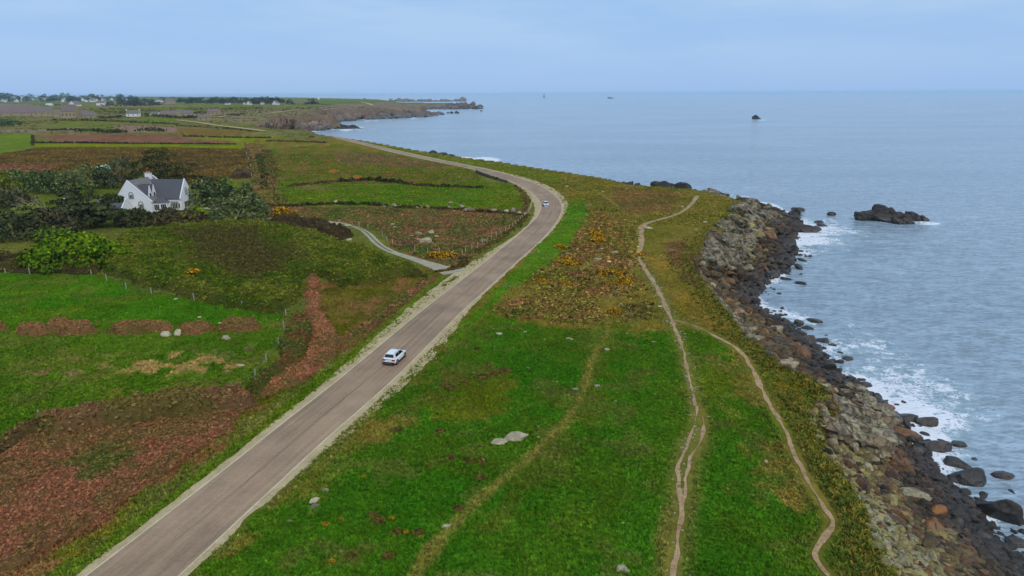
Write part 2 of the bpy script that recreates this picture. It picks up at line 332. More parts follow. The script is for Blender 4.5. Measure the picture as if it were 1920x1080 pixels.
def paint(P, z=None, isl=None, beach=None, dW=None, dE=None):
    if z is None: z, isl, beach, dW, dE = shape(P)
    n = len(P); X = P[:, 0]; Y = P[:, 1]
    n1 = fbm(X / 7.0, Y / 7.0, 4, 21); n2 = fbm(X / 1.7, Y / 1.7, 3, 33); n3 = fbm(X / 26.0, Y / 26.0, 3, 41)
    mixv = np.clip((n1 * 0.45 + n2 * 0.25 + n3 * 0.3 - 0.5) * 3.6 + 0.5, 0, 1)
    wob = (n1 - 0.5) * 1.1 + (n2 - 0.5) * 0.7
    c = np.empty((n, 3)); c[:] = A(92, 98, 48); zid = np.zeros(n, int); amp = np.full(n, 0.25)
    for name, ca, cb, poly, f, am in ZW:
        mnx, mny = poly.min(0) - 3 * f; mxx, mxy = poly.max(0) + 3 * f
        m = np.nonzero((X > mnx) & (X < mxx) & (Y > mny) & (Y < mxy))[0]
        if not len(m): continue
        d = sdf(P[m], poly) + wob[m] * f * 2.2
        ww = sm(-f * .5, f * .5, d)
        cc = ca[None, :] + (cb - ca)[None, :] * mixv[m][:, None]
        c[m] += (cc - c[m]) * ww[:, None]
        amp[m] += (am - amp[m]) * ww
        zid[m] = np.where(ww > .5, NID[name], zid[m])
    # growth in clumps: lush dark patches and thin yellower ones
    cl = np.clip((fbm(X / 2.2 + 31, Y / 2.2, 3, 55) - .5) * 3.2, -1, 1) * sm(260, 120, Y); cl2 = np.clip((fbm(X / 8 + 3, Y / 8, 3, 57) - .5) * 3.0, -1, 1)
    c = c * np.exp(.13 * cl + .12 * cl2)[:, None] * np.stack([np.exp(.12 * cl2 - .03 * cl), np.ones(n), np.exp(.12 * cl2)], 1)
    # straw coloured bleached patches in the lower pasture and dead bracken tufts among the rough ground
    for (px, py, rx, ry, col) in [(250,690,140,16,A(150,125,88)),(330,672,70,12,A(158,130,92)),(110,700,60,14,A(122,96,82)),(440,655,45,10,A(118,98,90)),(420,690,60,12,A(146,122,86)),(150,670,60,10,A(118,98,74)),(290,740,120,14,A(120,108,52))]:
        q = land_pt([(px, py), (px + rx, py), (px, py - ry)])
        dd = np.hypot((X - q[0, 0]) / abs(q[1, 0] - q[0, 0]), (Y - q[0, 1]) / abs(q[2, 1] - q[0, 1]))
        ww = sm(1.2, .3, dd + (n1 - .5) * 1.6) * sm(.40, .60, n2) * .9
        c += (col - c) * ww[:, None]
    spot = sm(.60, .68, fbm(X / 3.1 + 50, Y / 3.1, 3, 71)) * np.isin(zid, [NID['rough_field'], NID['rough_grass'], NID['heath']])
    c += (A(120, 86, 64) - c) * (spot * .75)[:, None]
    spot = sm(.62, .70, fbm(X / 4.3 + 9, Y / 4.3, 3, 77)) * np.isin(zid, [NID['clifftop_grass'], NID['pasture']]) * (Y < 420)
    c += (A(104, 92, 58) - c) * (spot * .3)[:, None]
    for l, w_ in TL:
        pass
    for lc, (l, w_) in zip(TLc, TL):
        m = np.nonzero((X > lc[:, 0].min() - 6) & (X < lc[:, 0].max() + 6) & (Y > lc[:, 1].min() - 6) & (Y < lc[:, 1].max() + 6))[0]
        d = seg_dist(P[m], lc, False) + (n2[m] - .5) * 1.1 + (n1[m] - .5) * .8
        ww = sm(w_ * 1.6, w_ * .1, d) * .75
        c[m] += (A(122, 112, 60) * (0.85 + .3 * n2[m])[:, None] - c[m]) * ww[:, None]; amp[m] *= 1 - .6 * ww
        zid[m] = np.where(ww > .45, NID['trodden_path'], zid[m])
    for lc, (l, w_) in zip(PLc, PL):   # worn, pale-green margins beside the paths
        m = np.nonzero((X > lc[:, 0].min() - 6) & (X < lc[:, 0].max() + 6) & (Y > lc[:, 1].min() - 6) & (Y < lc[:, 1].max() + 6))[0]
        d = seg_dist(P[m], lc, False) + (n1[m] - .5) * 1.6
        c[m] += (A(104, 102, 54) - c[m]) * (sm(2.0, .3, d) * .7)[:, None]; amp[m] *= sm(.0, 1.4, d)
    for lc, ww_ in ((RCc, 4.3), (DCc, 2.2)):
        m = np.nonzero((X > lc[:, 0].min() - 9) & (X < lc[:, 0].max() + 9) & (Y > lc[:, 1].min() - 9) & (Y < lc[:, 1].max() + 9))[0]
        amp[m] *= sm(ww_, ww_ + 1.6, seg_dist(P[m], lc, False))
    # beach, soil edge, sea bed
    pale = sm(70, 60, Y) * sm(0.55, 0.15, np.clip(-dE, 0, 60) / np.maximum(np.clip(-dE, 0, 60) + np.maximum(dW, 0), .1) + (n1 - .5) * .5)
    bc = A(58, 47, 42)[None, :] * (1 - pale)[:, None] + A(112, 106, 92)[None, :] * pale[:, None]
    bc = bc * (0.75 + .5 * n2)[:, None]
    c = np.where(beach[:, None], bc, c); amp = np.where(beach, .35, amp); zid = np.where(beach, NID['beach'], zid)
    rk = beach & (Y > 620)
    c = np.where(rk[:, None], A(100, 86, 82)[None, :] * (.55 + .9 * n1)[:, None], c)
    soil = beach & (dE > -1.7) & (Y < 620)
    sc_ = A(86, 66, 50)[None, :] + (A(96, 90, 44) - A(86, 66, 50))[None, :] * sm(.45, .6, n1)[:, None]
    c = np.where(soil[:, None], sc_, c); zid = np.where(soil, NID['soil_bank'], zid)
    sb = dW < 0
    c = np.where(sb[:, None], A(60, 62, 60)[None, :], c); zid = np.where(sb, NID['sea_bed'], zid); amp = np.where(sb, .2, amp)
    return c, zid, amp

# ---------------------------------------------------------------- object helpers
def mesh_from(name, V, F, mats=(), smooth=True, mi=None):
    me = bpy.data.meshes.new(name)
    V = np.asarray(V, np.float32); F = np.asarray(F, np.int32)
    if F.ndim == 2:
        nf, k = F.shape
        me.vertices.add(len(V)); me.vertices.foreach_set('co', V.ravel())
        me.loops.add(nf * k); me.loops.foreach_set('vertex_index', F.ravel())
        me.polygons.add(nf); me.polygons.foreach_set('loop_start', np.arange(0, nf * k, k, dtype=np.int32))
        me.polygons.foreach_set('loop_total', np.full(nf, k, np.int32))
        me.polygons.foreach_set('use_smooth', np.full(nf, smooth, bool))
        if mi is not None: me.polygons.foreach_set('material_index', np.asarray(mi, np.int32))
        me.update(calc_edges=True)
    for m in mats: me.materials.append(m)
    return me
def link(name, me, parent=None, loc=None, rot=None, scale=None):
    o = bpy.data.objects.new(name, me); COL.objects.link(o)
    if parent is not None: o.parent = parent
    if loc is not None: o.location = loc
    if rot is not None: o.rotation_euler = rot
    if scale is not None: o.scale = (scale,) * 3 if np.isscalar(scale) else scale
    return o
def tag(o, label=None, cat=None, group=None, kind=None):
    if label: o['label'] = label
    if cat: o['category'] = cat
    if group: o['group'] = group
    if kind: o['kind'] = kind
    return o
def empty(name, loc, rz=0):
    o = bpy.data.objects.new(name, None); COL.objects.link(o); o.location = loc; o.rotation_euler = (0, 0, rz); return o
class MB:
    """collects simple solids into one mesh"""
    def __init__(s): s.v = []; s.f = []
    def add(s, V, F):
        b = len(s.v); s.v += [tuple(map(float, q)) for q in V]; s.f += [tuple(i + b for i in f) for f in F]; return s
    def box(s, x0, x1, y0, y1, z0, z1):
        return s.add([(x0,y0,z0),(x1,y0,z0),(x1,y1,z0),(x0,y1,z0),(x0,y0,z1),(x1,y0,z1),(x1,y1,z1),(x0,y1,z1)],
                     [(3,2,1,0),(4,5,6,7),(0,1,5,4),(1,2,6,5),(2,3,7,6),(3,0,4,7)])
    def prism(s, poly, axis, a, b):
        """polygon (two coordinates) pushed along axis from a to b"""
        n = len(poly); V = []
        for t in (a, b):
            for p, q in poly:
                V.append({0: (t, p, q), 1: (p, t, q), 2: (p, q, t)}[axis])
        F = [tuple(range(n - 1, -1, -1)), tuple(range(n, 2 * n))] + [(i, (i + 1) % n, n + (i + 1) % n, n + i) for i in range(n)]
        return s.add(V, F)
    def tube(s, p0, p1, r0, r1, n=6):
        p0 = Vector(p0); p1 = Vector(p1); d = (p1 - p0).normalized()
        a = d.orthogonal().normalized(); b = d.cross(a); V = []
        for p, r in ((p0, r0), (p1, r1)):
            for i in range(n):
                t = 2 * math.pi * i / n; V.append(p + a * (r * math.cos(t)) + b * (r * math.sin(t)))
        return s.add(V, [(i, (i + 1) % n, n + (i + 1) % n, n + i) for i in range(n)] + [tuple(range(n - 1, -1, -1)), tuple(range(n, 2 * n))])
    def mesh(s, name, mat, smooth=False):
        me = bpy.data.meshes.new(name); me.from_pydata(s.v, [], s.f); me.materials.append(mat)
        bm = bmesh.new(); bm.from_mesh(me); bmesh.ops.recalc_face_normals(bm, faces=bm.faces); bm.to_mesh(me); bm.free()
        if smooth:
            for p in me.polygons: p.use_smooth = True
        return me
    def build(s, name, mat, parent=None, smooth=False, **kw): return link(name, s.mesh(name, mat, smooth), parent, **kw)

# ---------------------------------------------------------------- materials
def newmat(name):
    m = bpy.data.materials.new(name); m.use_nodes = True
    return m, m.node_tree, m.node_tree.nodes['Principled BSDF']
def nnode(nt, t, **kw):
    n = nt.nodes.new(t)
    for k_, v in kw.items():
        if k_ in n.inputs: n.inputs[k_].default_value = v
        else: setattr(n, k_, v)
    return n
def noise(nt, scale, detail=4, rough=.55, vec=None):
    n = nt.nodes.new('ShaderNodeTexNoise'); n.inputs['Scale'].default_value = scale; n.inputs['Detail'].default_value = detail
    n.inputs['Roughness'].default_value = rough
    if vec is not None: nt.links.new(vec, n.inputs['Vector'])
    return n.outputs['Fac']
def maprange(nt, v, a, b, c, d):
    n = nt.nodes.new('ShaderNodeMapRange')
    for i, q in enumerate((a, b, c, d)): n.inputs[i + 1].default_value = q
    nt.links.new(v, n.inputs[0]); return n.outputs[0]
def math_(nt, op, a, b=None):
    n = nt.nodes.new('ShaderNodeMath'); n.operation = op
    for i, q in enumerate((a, b)):
        if q is None: continue
        if isinstance(q, (int, float)): n.inputs[i].default_value = q
        else: nt.links.new(q, n.inputs[i])
    return n.outputs[0]
def mix(nt, f, a, b, mode='MIX'):
    n = nt.nodes.new('ShaderNodeMix'); n.data_type = 'RGBA'; n.blend_type = mode
    for key, q in (('Factor', f), ('A', a), ('B', b)):
        if isinstance(q, (int, float)): n.inputs[key].default_value = q
        elif isinstance(q, (tuple, list, np.ndarray)): n.inputs[key].default_value = rgba(q)
        else: nt.links.new(q, n.inputs[key])
    return n.outputs['Result']
def scale_col(nt, col, f):
    n = nt.nodes.new('ShaderNodeVectorMath'); n.operation = 'SCALE'; nt.links.new(col, n.inputs[0])
    if isinstance(f, (int, float)): n.inputs['Scale'].default_value = f
    else: nt.links.new(f, n.inputs['Scale'])
    return n.outputs[0]
def bump(nt, bsdf, h, strength, dist):
    b = nt.nodes.new('ShaderNodeBump'); b.inputs['Strength'].default_value = strength; b.inputs['Distance'].default_value = dist
    nt.links.new(h, b.inputs['Height']); nt.links.new(b.outputs[0], bsdf.inputs['Normal'])
def objco(nt): return nt.nodes.new('ShaderNodeTexCoord').outputs['Object']
def wpos(nt): return nt.nodes.new('ShaderNodeNewGeometry').outputs['Position']

def plain(name, col, rough=.7, nscale=0, var=.25, metallic=0, bumpd=0, spec=.3):
    m, nt, b = newmat(name)
    b.inputs['Roughness'].default_value = rough; b.inputs['Metallic'].default_value = metallic
    b.inputs['Specular IOR Level'].default_value = spec
    if nscale:
        v = noise(nt, nscale, 5, .6, objco(nt))
        c = nt.nodes.new('ShaderNodeRGB'); c.outputs[0].default_value = rgba(col)
        nt.links.new(scale_col(nt, c.outputs[0], maprange(nt, v, .3, .7, 1 - var, 1 + var)), b.inputs['Base Color'])
        if bumpd: bump(nt, b, v, .6, bumpd)
    else: b.inputs['Base Color'].default_value = rgba(col)
    return m

def mat_ground():
    m, nt, b = newmat('ground_cover')
    a = nt.nodes.new('ShaderNodeAttribute'); a.attribute_name = 'Col'; p = wpos(nt)
    n0 = noise(nt, 5.5, 4, .7, p); n1 = noise(nt, 1.1, 4, .6, p); n2 = noise(nt, .22, 3, .55, p); n3 = noise(nt, .045, 3, .55, p)
    s = math_(nt, 'ADD', math_(nt, 'MULTIPLY', n0, .40), math_(nt, 'ADD', math_(nt, 'MULTIPLY', n1, .34), math_(nt, 'MULTIPLY', n2, .26)))
    c = scale_col(nt, a.outputs['Color'], maprange(nt, s, .36, .64, .55, 1.5))
    warm = mix(nt, maprange(nt, n3, .4, .62, 0, .35), c, mix(nt, 1.0, c, (1.30, .98, .80), 'MULTIPLY'))
    cool = mix(nt, maprange(nt, n1, .5, .7, 0, .4), warm, mix(nt, 1.0, warm, (1.12, 1.0, .9), 'MULTIPLY'))
    nt.links.new(cool, b.inputs['Base Color']); b.inputs['Roughness'].default_value = 1; b.inputs['Specular IOR Level'].default_value = 0
    bump(nt, b, s, 1.0, .3)
    return m
def mat_leaf(name, col=None, rough=.75, var=.35, trans=.12):
    """foliage: per-face tint attribute if present, else instance tint"""
    m, nt, b = newmat(name)
    a = nt.nodes.new('ShaderNodeAttribute'); a.attribute_name = 'tint'
    a.attribute_type = 'GEOMETRY' if col is not None else 'INSTANCER'
    v = noise(nt, 2.2, 3, .6, wpos(nt))
    c = a.outputs['Color']
    if col is not None: c = mix(nt, 1.0, tuple(col), c, 'MULTIPLY')
    nt.links.new(scale_col(nt, c, maprange(nt, v, .3, .7, 1 - var, 1 + var)), b.inputs['Base Color'])
    b.inputs['Roughness'].default_value = rough; b.inputs['Specular IOR Level'].default_value = .02
    return m
def mat_rock(name, ca, cb, cc, scale=1.2, wet=True, inst=False, tide=1.3, crack=0):
    m, nt, b = newmat(name)
    p = wpos(nt); n0 = noise(nt, scale, 5, .65, p); n1 = noise(nt, scale * 6, 3, .6, p); n2 = noise(nt, scale * .35, 3, .5, p)
    c = mix(nt, maprange(nt, n0, .42, .6, 0, 1), ca, cb)
    c = mix(nt, maprange(nt, n2, .52, .66, 0, .8), c, cc)
    if inst:
        a = nt.nodes.new('ShaderNodeAttribute'); a.attribute_name = 'tint'; a.attribute_type = 'INSTANCER'
        c = mix(nt, 1.0, c, a.outputs['Color'], 'MULTIPLY')
    else:
        oi = nt.nodes.new('ShaderNodeObjectInfo'); c = scale_col(nt, c, maprange(nt, oi.outputs['Random'], 0, 1, .72, 1.3))
    c = scale_col(nt, c, maprange(nt, n1, .3, .7, .72, 1.28))
    if crack:   # joints: narrow dark cracks between blocks
        vo = nt.nodes.new('ShaderNodeTexVoronoi'); vo.feature = 'DISTANCE_TO_EDGE'; vo.inputs['Scale'].default_value = crack
        wv_ = nt.nodes.new('ShaderNodeVectorMath'); wv_.operation = 'ADD'; nt.links.new(p, wv_.inputs[0]); nn_ = nt.nodes.new('ShaderNodeTexNoise'); nn_.inputs['Scale'].default_value = crack * 1.3; nt.links.new(p, nn_.inputs['Vector']); nt.links.new(scale_col(nt, nn_.outputs['Color'], .9 / crack), wv_.inputs[1])
        nt.links.new(wv_.outputs[0], vo.inputs['Vector'])
        c = scale_col(nt, c, maprange(nt, vo.outputs['Distance'], 0, .09, .30, 1.0))
    rough = .85
    if wet:      # tide line: rock near the water is black with weed and wet
        z = nt.nodes.new('ShaderNodeSeparateXYZ'); nt.links.new(p, z.inputs[0])
        zz = math_(nt, 'ADD', z.outputs['Z'], math_(nt, 'MULTIPLY', n2, -1.6))
        wv = maprange(nt, zz, tide * .1, tide, 1, 0)
        c = mix(nt, math_(nt, 'MULTIPLY', wv, .55), c, A(44, 37, 36))
        nt.links.new(maprange(nt, wv, 0, 1, .85, .35), b.inputs['Roughness'])
    else: b.inputs['Roughness'].default_value = rough
    nt.links.new(c, b.inputs['Base Color'])
    bump(nt, b, math_(nt, 'ADD', n0, math_(nt, 'MULTIPLY', n1, .4)), .8, .25)
    return m

MG = mat_ground()
def mat_asphalt():
    m, nt, b = newmat('worn_asphalt'); p = wpos(nt)
    uv = nt.nodes.new('ShaderNodeUVMap'); sx = nt.nodes.new('ShaderNodeSeparateXYZ'); nt.links.new(uv.outputs[0], sx.inputs[0])
    n0 = noise(nt, .18, 4, .6, p); n1 = noise(nt, 3.0, 4, .7, p)
    mpn = nt.nodes.new('ShaderNodeMapping'); mpn.inputs['Scale'].default_value = (14, .05, 1); nt.links.new(uv.outputs[0], mpn.inputs[0])
    n2 = noise(nt, 1.0, 4, .6, mpn.outputs[0])
    s = math_(nt, 'ADD', math_(nt, 'MULTIPLY', n0, .35), math_(nt, 'ADD', math_(nt, 'MULTIPLY', n1, .25), math_(nt, 'MULTIPLY', n2, .4)))
    c = mix(nt, maprange(nt, s, .40, .60, 0, 1), A(126, 106, 102), A(154, 132, 124))
    c = scale_col(nt, c, maprange(nt, noise(nt, .045, 3, .6, p), .35, .65, .90, 1.10))
    # a dark seam where the two lanes were laid, broken along its length
    wv = math_(nt, 'ADD', sx.outputs['X'], math_(nt, 'MULTIPLY', math_(nt, 'SUBTRACT', noise(nt, .35, 2, .5, p), .5), .05))
    d = math_(nt, 'ABSOLUTE', math_(nt, 'SUBTRACT', wv, .52))
    seam = math_(nt, 'MULTIPLY', maprange(nt, d, .008, .02, 1, 0), maprange(nt, noise(nt, .09, 3, .6, p), .42, .58, .1, .75))
    c = mix(nt, seam, c, A(98, 84, 82))
    nt.links.new(c, b.inputs['Base Color']); b.inputs['Roughness'].default_value = .9; b.inputs['Specular IOR Level'].default_value = .2
    bump(nt, b, n1, .3, .02); return m
def mat_gravel(name, ca, cb, g=None):
    m, nt, b = newmat(name); p = wpos(nt)
    n0 = noise(nt, .5, 5, .65, p); n1 = noise(nt, 4.0, 4, .7, p)
    s = math_(nt, 'ADD', math_(nt, 'MULTIPLY', n0, .6), math_(nt, 'MULTIPLY', n1, .4))
    c = mix(nt, maprange(nt, s, .38, .62, 0, 1), ca, cb)
    if g is not None: c = mix(nt, maprange(nt, noise(nt, .8, 4, .7, p), .56, .66, 0, .8), c, g)
    nt.links.new(c, b.inputs['Base Color']); b.inputs['Roughness'].default_value = .95; b.inputs['Specular IOR Level'].default_value = .1
    bump(nt, b, s, .7, .06); return m
M_ASPH = mat_asphalt()
M_SHOULDER = mat_gravel('pale_gravel', A(150, 134, 116), A(178, 162, 146))
M_LINE = mat_gravel('edge_concrete', A(176, 164, 156), A(196, 186, 180))
M_DRIVE = mat_gravel('grey_gravel', A(138, 134, 132), A(162, 156, 154))
M_PATH = mat_gravel('trodden_earth', A(134, 108, 90), A(172, 146, 128), A(104, 94, 58))
M_TRACK = mat_gravel('far_gravel', A(172, 156, 130), A(160, 146, 118))

# ---------------------------------------------------------------- terrain sheet
ys = [16.0]
while ys[-1] < 12500:
    y = ys[-1]; ys.append(y + max(0.14, min(y * y / (36 * 683) * 1.15, y * .06, 9 if y < 1500 else 1e9)))
ys = np.array(ys); NC = 860
s = np.linspace(-1, 1, NC); 
GX = s[None, :] * (ys[:, None] * .82 + 18); GY = np.repeat(ys[:, None], NC, 1)
GX = np.where(GX < 0, GX * 1.0, GX)
P = np.stack([GX.ravel(), GY.ravel()], 1)
tz, isl, beach, dW, dE = shape(P)
gcol, gzid, gamp = paint(P, tz, isl, beach, dW, dE)
X, Y = P[:, 0], P[:, 1]
micro = (fbm(X / .9, Y / .9, 3, 5) - .5) * 1.0 * sm(320, 90, Y) + (fbm(X / 3.5, Y / 3.5, 3, 6) - .5) * 1.9 * sm(700, 200, Y) + (vn(X / .33, Y / .33, 8) - .5) * .45 * sm(130, 60, Y)
tz2 = tz + micro * gamp
def grid_faces(nr, nc):
    i = np.arange(nr - 1)[:, None] * nc + np.arange(nc - 1)[None, :]
    return np.stack([i, i + 1, i + 1 + nc, i + nc], -1).reshape(-1, 4)
GF = grid_faces(len(ys), NC)
fz = gzid[GF[:, 0]]
# drop sheets far below the sea surface
keep = ~((tz[GF] < -1.9).all(1))
V3 = np.stack([X, Y, tz2], 1)
# vertex normals of the whole sheet, so that the pieces meet without a seam
e1 = V3[GF[:, 2]] - V3[GF[:, 0]]; e2 = V3[GF[:, 3]] - V3[GF[:, 1]]; fn = np.cross(e1, e2)
vnrm = np.zeros_like(V3)
for kk in range(4): np.add.at(vnrm, GF[:, kk], fn)
vnrm /= np.linalg.norm(vnrm, axis=1)[:, None] + 1e-12
for name, idx in NID.items():
    m = keep & (fz == idx)
    if m.sum() < 1: continue
    F = GF[m]; u, inv = np.unique(F.ravel(), return_inverse=True)
    me = mesh_from(name, V3[u], inv.reshape(-1, 4), [MG])
    at = me.color_attributes.new('Col', 'FLOAT_COLOR', 'POINT')
    at.data.foreach_set('color', np.c_[gcol[u], np.ones(len(u))].astype(np.float32).ravel())
    me.normals_split_custom_set_from_vertices(vnrm[u].astype(np.float32))
    tag(link(name, me), kind='structure')

# ---------------------------------------------------------------- sea
def mat_sea():
    m, nt, b = newmat('sea_water'); p = wpos(nt)
    mp1 = nt.nodes.new('ShaderNodeMapping'); mp1.inputs['Scale'].default_value = (.42, 1.1, 1); mp1.inputs['Rotation'].default_value = (0, 0, -.12); nt.links.new(p, mp1.inputs[0])
    v = mp1.outputs[0]
    w0 = noise(nt, .045, 3, .5, v); w1 = noise(nt, .38, 4, .6, v); w2 = noise(nt, 1.5, 4, .65, v)
    h = math_(nt, 'ADD', math_(nt, 'MULTIPLY', w0, 3.0), math_(nt, 'ADD', math_(nt, 'MULTIPLY', w1, 1.0), math_(nt, 'MULTIPLY', w2, .32)))
    bump(nt, b, h, .8, .95)
    fa = nt.nodes.new('ShaderNodeAttribute'); fa.attribute_name = 'foam'
    f = fa.outputs['Fac']
    base = mix(nt, maprange(nt, noise(nt, .012, 3, .5, v), .35, .65, 0, 1), A(128, 146, 184), A(143, 160, 200))
    base = scale_col(nt, base, maprange(nt, math_(nt, 'ADD', math_(nt, 'MULTIPLY', w1, .42), math_(nt, 'MULTIPLY', w2, .58)), .42, .58, .72, 1.27))  # ripple contrast of reflected sky put into the colour, darker wave faces
    base = mix(nt, maprange(nt, f, .35, .95, 0, .5), base, A(128, 168, 196))
    # broken foam: thresholded warped noise, denser near the rocks
    vw = nt.nodes.new('ShaderNodeVectorMath'); vw.operation = 'ADD'; nt.links.new(p, vw.inputs[0])
    nz = nt.nodes.new('ShaderNodeTexNoise'); nz.inputs['Scale'].default_value = .35; nz.inputs['Detail'].default_value = 3; nt.links.new(p, nz.inputs['Vector'])
    nt.links.new(scale_col(nt, nz.outputs['Color'], 2.6), vw.inputs[1])
    f1 = noise(nt, .42, 6, .68, vw.outputs[0])
    rid = math_(nt, 'SUBTRACT', 1.0, math_(nt, 'MULTIPLY', math_(nt, 'ABSOLUTE', math_(nt, 'SUBTRACT', noise(nt, .8, 5, .65, vw.outputs[0]), .5)), 5.0))
    fm = math_(nt, 'ADD', math_(nt, 'MULTIPLY', f1, .75), math_(nt, 'MULTIPLY', rid, .25))
    thr = maprange(nt, f, 0, 1, 1.05, .26)
    d = math_(nt, 'SUBTRACT', fm, thr)
    foam = maprange(nt, d, -.03, .07, 0, 1)
    nt.links.new(mix(nt, foam, base, (.80, .82, .85)), b.inputs['Base Color'])
    nt.links.new(maprange(nt, foam, 0, 1, .16, .8), b.inputs['Roughness'])
    b.inputs['IOR'].default_value = 1.33
    return m
ysea = [16.0]
while ysea[-1] < 34000:
    y = ysea[-1]; ysea.append(y + max(.35, min(y * y / (45 * 683) * 1.7, y * .07)))
ysea = np.array(ysea); NS = 520
s = np.linspace(-1, 1, NS)
SX = s[None, :] * (ysea[:, None] * .86 + 30); SY = np.repeat(ysea[:, None], NS, 1)
PS = np.stack([SX.ravel(), SY.ravel()], 1)
dws = np.full(len(PS), -1e3)
nr = (PS[:, 1] < 2600)
dws[nr] = sdf(PS[nr], WATER)
off = -dws
fx = fbm(PS[:, 0] / 14, PS[:, 1] / 14, 4, 91); fx2 = fbm(PS[:, 0] / 55, PS[:, 1] / 55, 3, 95)
reach = 3 + 15 * sm(.32, .68, fx2)
reach = reach * (1 + .9 * sm(60, 130, PS[:, 1]) * sm(330, 200, PS[:, 1]))
foam = np.clip(np.exp(-np.maximum(off, 0) / reach) * (0.20 + .95 * fx), 0, 1)
foam = np.maximum(foam, np.clip(.74 * np.exp(-np.maximum(off, 0) / 2.2), 0, 1) * sm(.2, .45, fx))
SKERRY = [(1665,412,70,1.0),(1735,418,42,.95),(1558,412,24,.8),(1418,224,20,.9),(1130,352,70,.6),(1405,352,28,.75),(905,300,60,1.0),(870,296,30,1.0),(650,243,40,.8),(690,244,30,.7),(700,226,60,.6),(780,222,50,.6),(880,205,40,.5),(1240,352,60,.5),(1500,196,9,.7),(985,298,22,.4)]
for px, py, r, s_ in SKERRY:
    c = sea_pt([(px, py), (px + r, py), (px, py + r * .16)])
    dd = np.hypot((PS[:, 0] - c[0, 0]) / abs(c[1, 0] - c[0, 0]), (PS[:, 1] - c[0, 1]) / max(abs(c[2, 1] - c[0, 1]), 1))
    foam = np.maximum(foam, s_ * sm(1.0, .35, dd) * (.35 + .9 * fx))
wz = (fbm(PS[:, 0] / 16 + .4 * PS[:, 1] / 16, PS[:, 1] / 9, 3, 61) - .5) * 1.1 * sm(500, 150, PS[:, 1])
wz = wz * (1 - .6 * np.clip(np.exp(-np.maximum(off, 0) / 6), 0, 1)) + .25 * foam * fx
SF = grid_faces(len(ysea), NS)
keep = ~((dws[SF] > 30).all(1))
F = SF[keep]; u, inv = np.unique(F.ravel(), return_inverse=True)
me = mesh_from('sea', np.c_[PS, wz][u], inv.reshape(-1, 4), [mat_sea()])
at = me.attributes.new('foam', 'FLOAT', 'POINT'); at.data.foreach_set('value', foam[u].astype(np.float32))
tag(link('sea', me), kind='structure')

# ---------------------------------------------------------------- road sheets
def ribbon(name, C, Wl, Wr, mat, lift, ncross=5, jag=0, seed=1, kind='structure', parent=None, flip=False):
    """strip along C reaching Wl to its left and Wr to its right, laid on the ground"""
    C = np.asarray(C); n = len(C); T = np.gradient(C, axis=0); T /= np.linalg.norm(T, axis=1)[:, None] + 1e-9
    N = np.stack([-T[:, 1], T[:, 0]], 1)
    sl_ = np.r_[0, np.cumsum(np.hypot(*np.diff(C, axis=0).T))]
    Wl = np.broadcast_to(np.asarray(Wl, float), n).copy(); Wr = np.broadcast_to(np.asarray(Wr, float), n).copy()
    if jag:
        Wl += (fbm(sl_ / 2.3, sl_ * 0 + seed, 4, 7) - .5) * 2 * jag; Wr += (fbm(sl_ / 2.3, sl_ * 0 + seed + 40, 4, 9) - .5) * 2 * jag
    if 'path' in name: Wl = np.maximum(Wl, -.02); Wr = np.maximum(Wr, .03)
    V = []; U = []
    for j in range(ncross):
        t = j / (ncross - 1); o_ = Wl * (1 - t) - Wr * t
        q = C + N * o_[:, None]; z = hb(q[:, 0], q[:, 1]) + lift + .00022 * np.hypot(q[:, 0], q[:, 1])
        V.append(np.c_[q, z]); U.append(np.c_[np.full(n, t), sl_])
    V = np.stack(V, 1).reshape(-1, 3); U = np.stack(U, 1).reshape(-1, 2)
    F = grid_faces(n, ncross)[:, ::-1] if not flip else grid_faces(n, ncross)
    me = mesh_from(name, V, F, [mat])
    uvl = me.uv_layers.new(name='UVMap'); uvl.data.foreach_set('uv', U[F.ravel()].astype(np.float32).ravel())
    return tag(link(name, me, parent), kind=kind)
# the line runs away from the camera; left of it is the landward side
def outer(px_list, side, base):
    q = smooth_line(land_pt(px_list), 1.0); dd = np.array([np.min(np.hypot(*(q - c).T)) for c in RC]); return dd
SHL = [(60,1142),(138,1080),(260,990),(420,870),(500,803),(560,755),(607,718),(627,703),(697,637),(773,570),(837,523),(862,505),(960,447),(993,420),(1003,400),(1003,387),(990,365),(963,343),(935,333),(905,323),(856,311),(780,296.5),(700,277),(621,257)]
SHR = [(285,1142),(350,1080),(440,993),(540,906),(623,837),(673,803),(740,740),(823,662),(853,617),(885,575),(955,506),(1030,440),(1050,415),(1060,400),(1067,383),(1055,365),(1025,346),(985,333),(935,321),(880,310),(800,294),(745,282),(632,256)]
ol = np.convolve(np.pad(np.maximum(outer(SHL, 1, 0), RW / 2 + .25), 5, 'edge'), np.ones(11) / 11, 'valid')
orr = np.convolve(np.pad(np.maximum(outer(SHR, -1, 0), RW / 2 + .25), 5, 'edge'), np.ones(11) / 11, 'valid')
ribbon('road_verge', RC, ol, orr, M_SHOULDER, .02, 9, jag=.45, seed=3)
ribbon('road', RC, RW / 2, RW / 2, M_ASPH, .03, 7, jag=.10, seed=8)
ribbon('edge_line', RC, RW / 2 + .02, -RW / 2 + .14, M_LINE, .036, 2, jag=.03, seed=5)
ribbon('edge_line', RC, -RW / 2 + .12, RW / 2 + .04, M_LINE, .036, 2, jag=.04, seed=6)
DW = DW * .8
dn = len(DC); cut = int(dn * .42)
ribbon('driveway', DC[:cut + 4], DW[:cut + 4] / 2, DW[:cut + 4] / 2, M_DRIVE, .026, 5, jag=.15, seed=2)
for sgn in (1, -1):
    a = DW[cut:] / 2
    ribbon('driveway_track', DC[cut:], np.where(sgn > 0, a, -a * .22), np.where(sgn > 0, -a * .22, a), M_DRIVE, .03, 3, jag=.1, seed=12 + sgn)
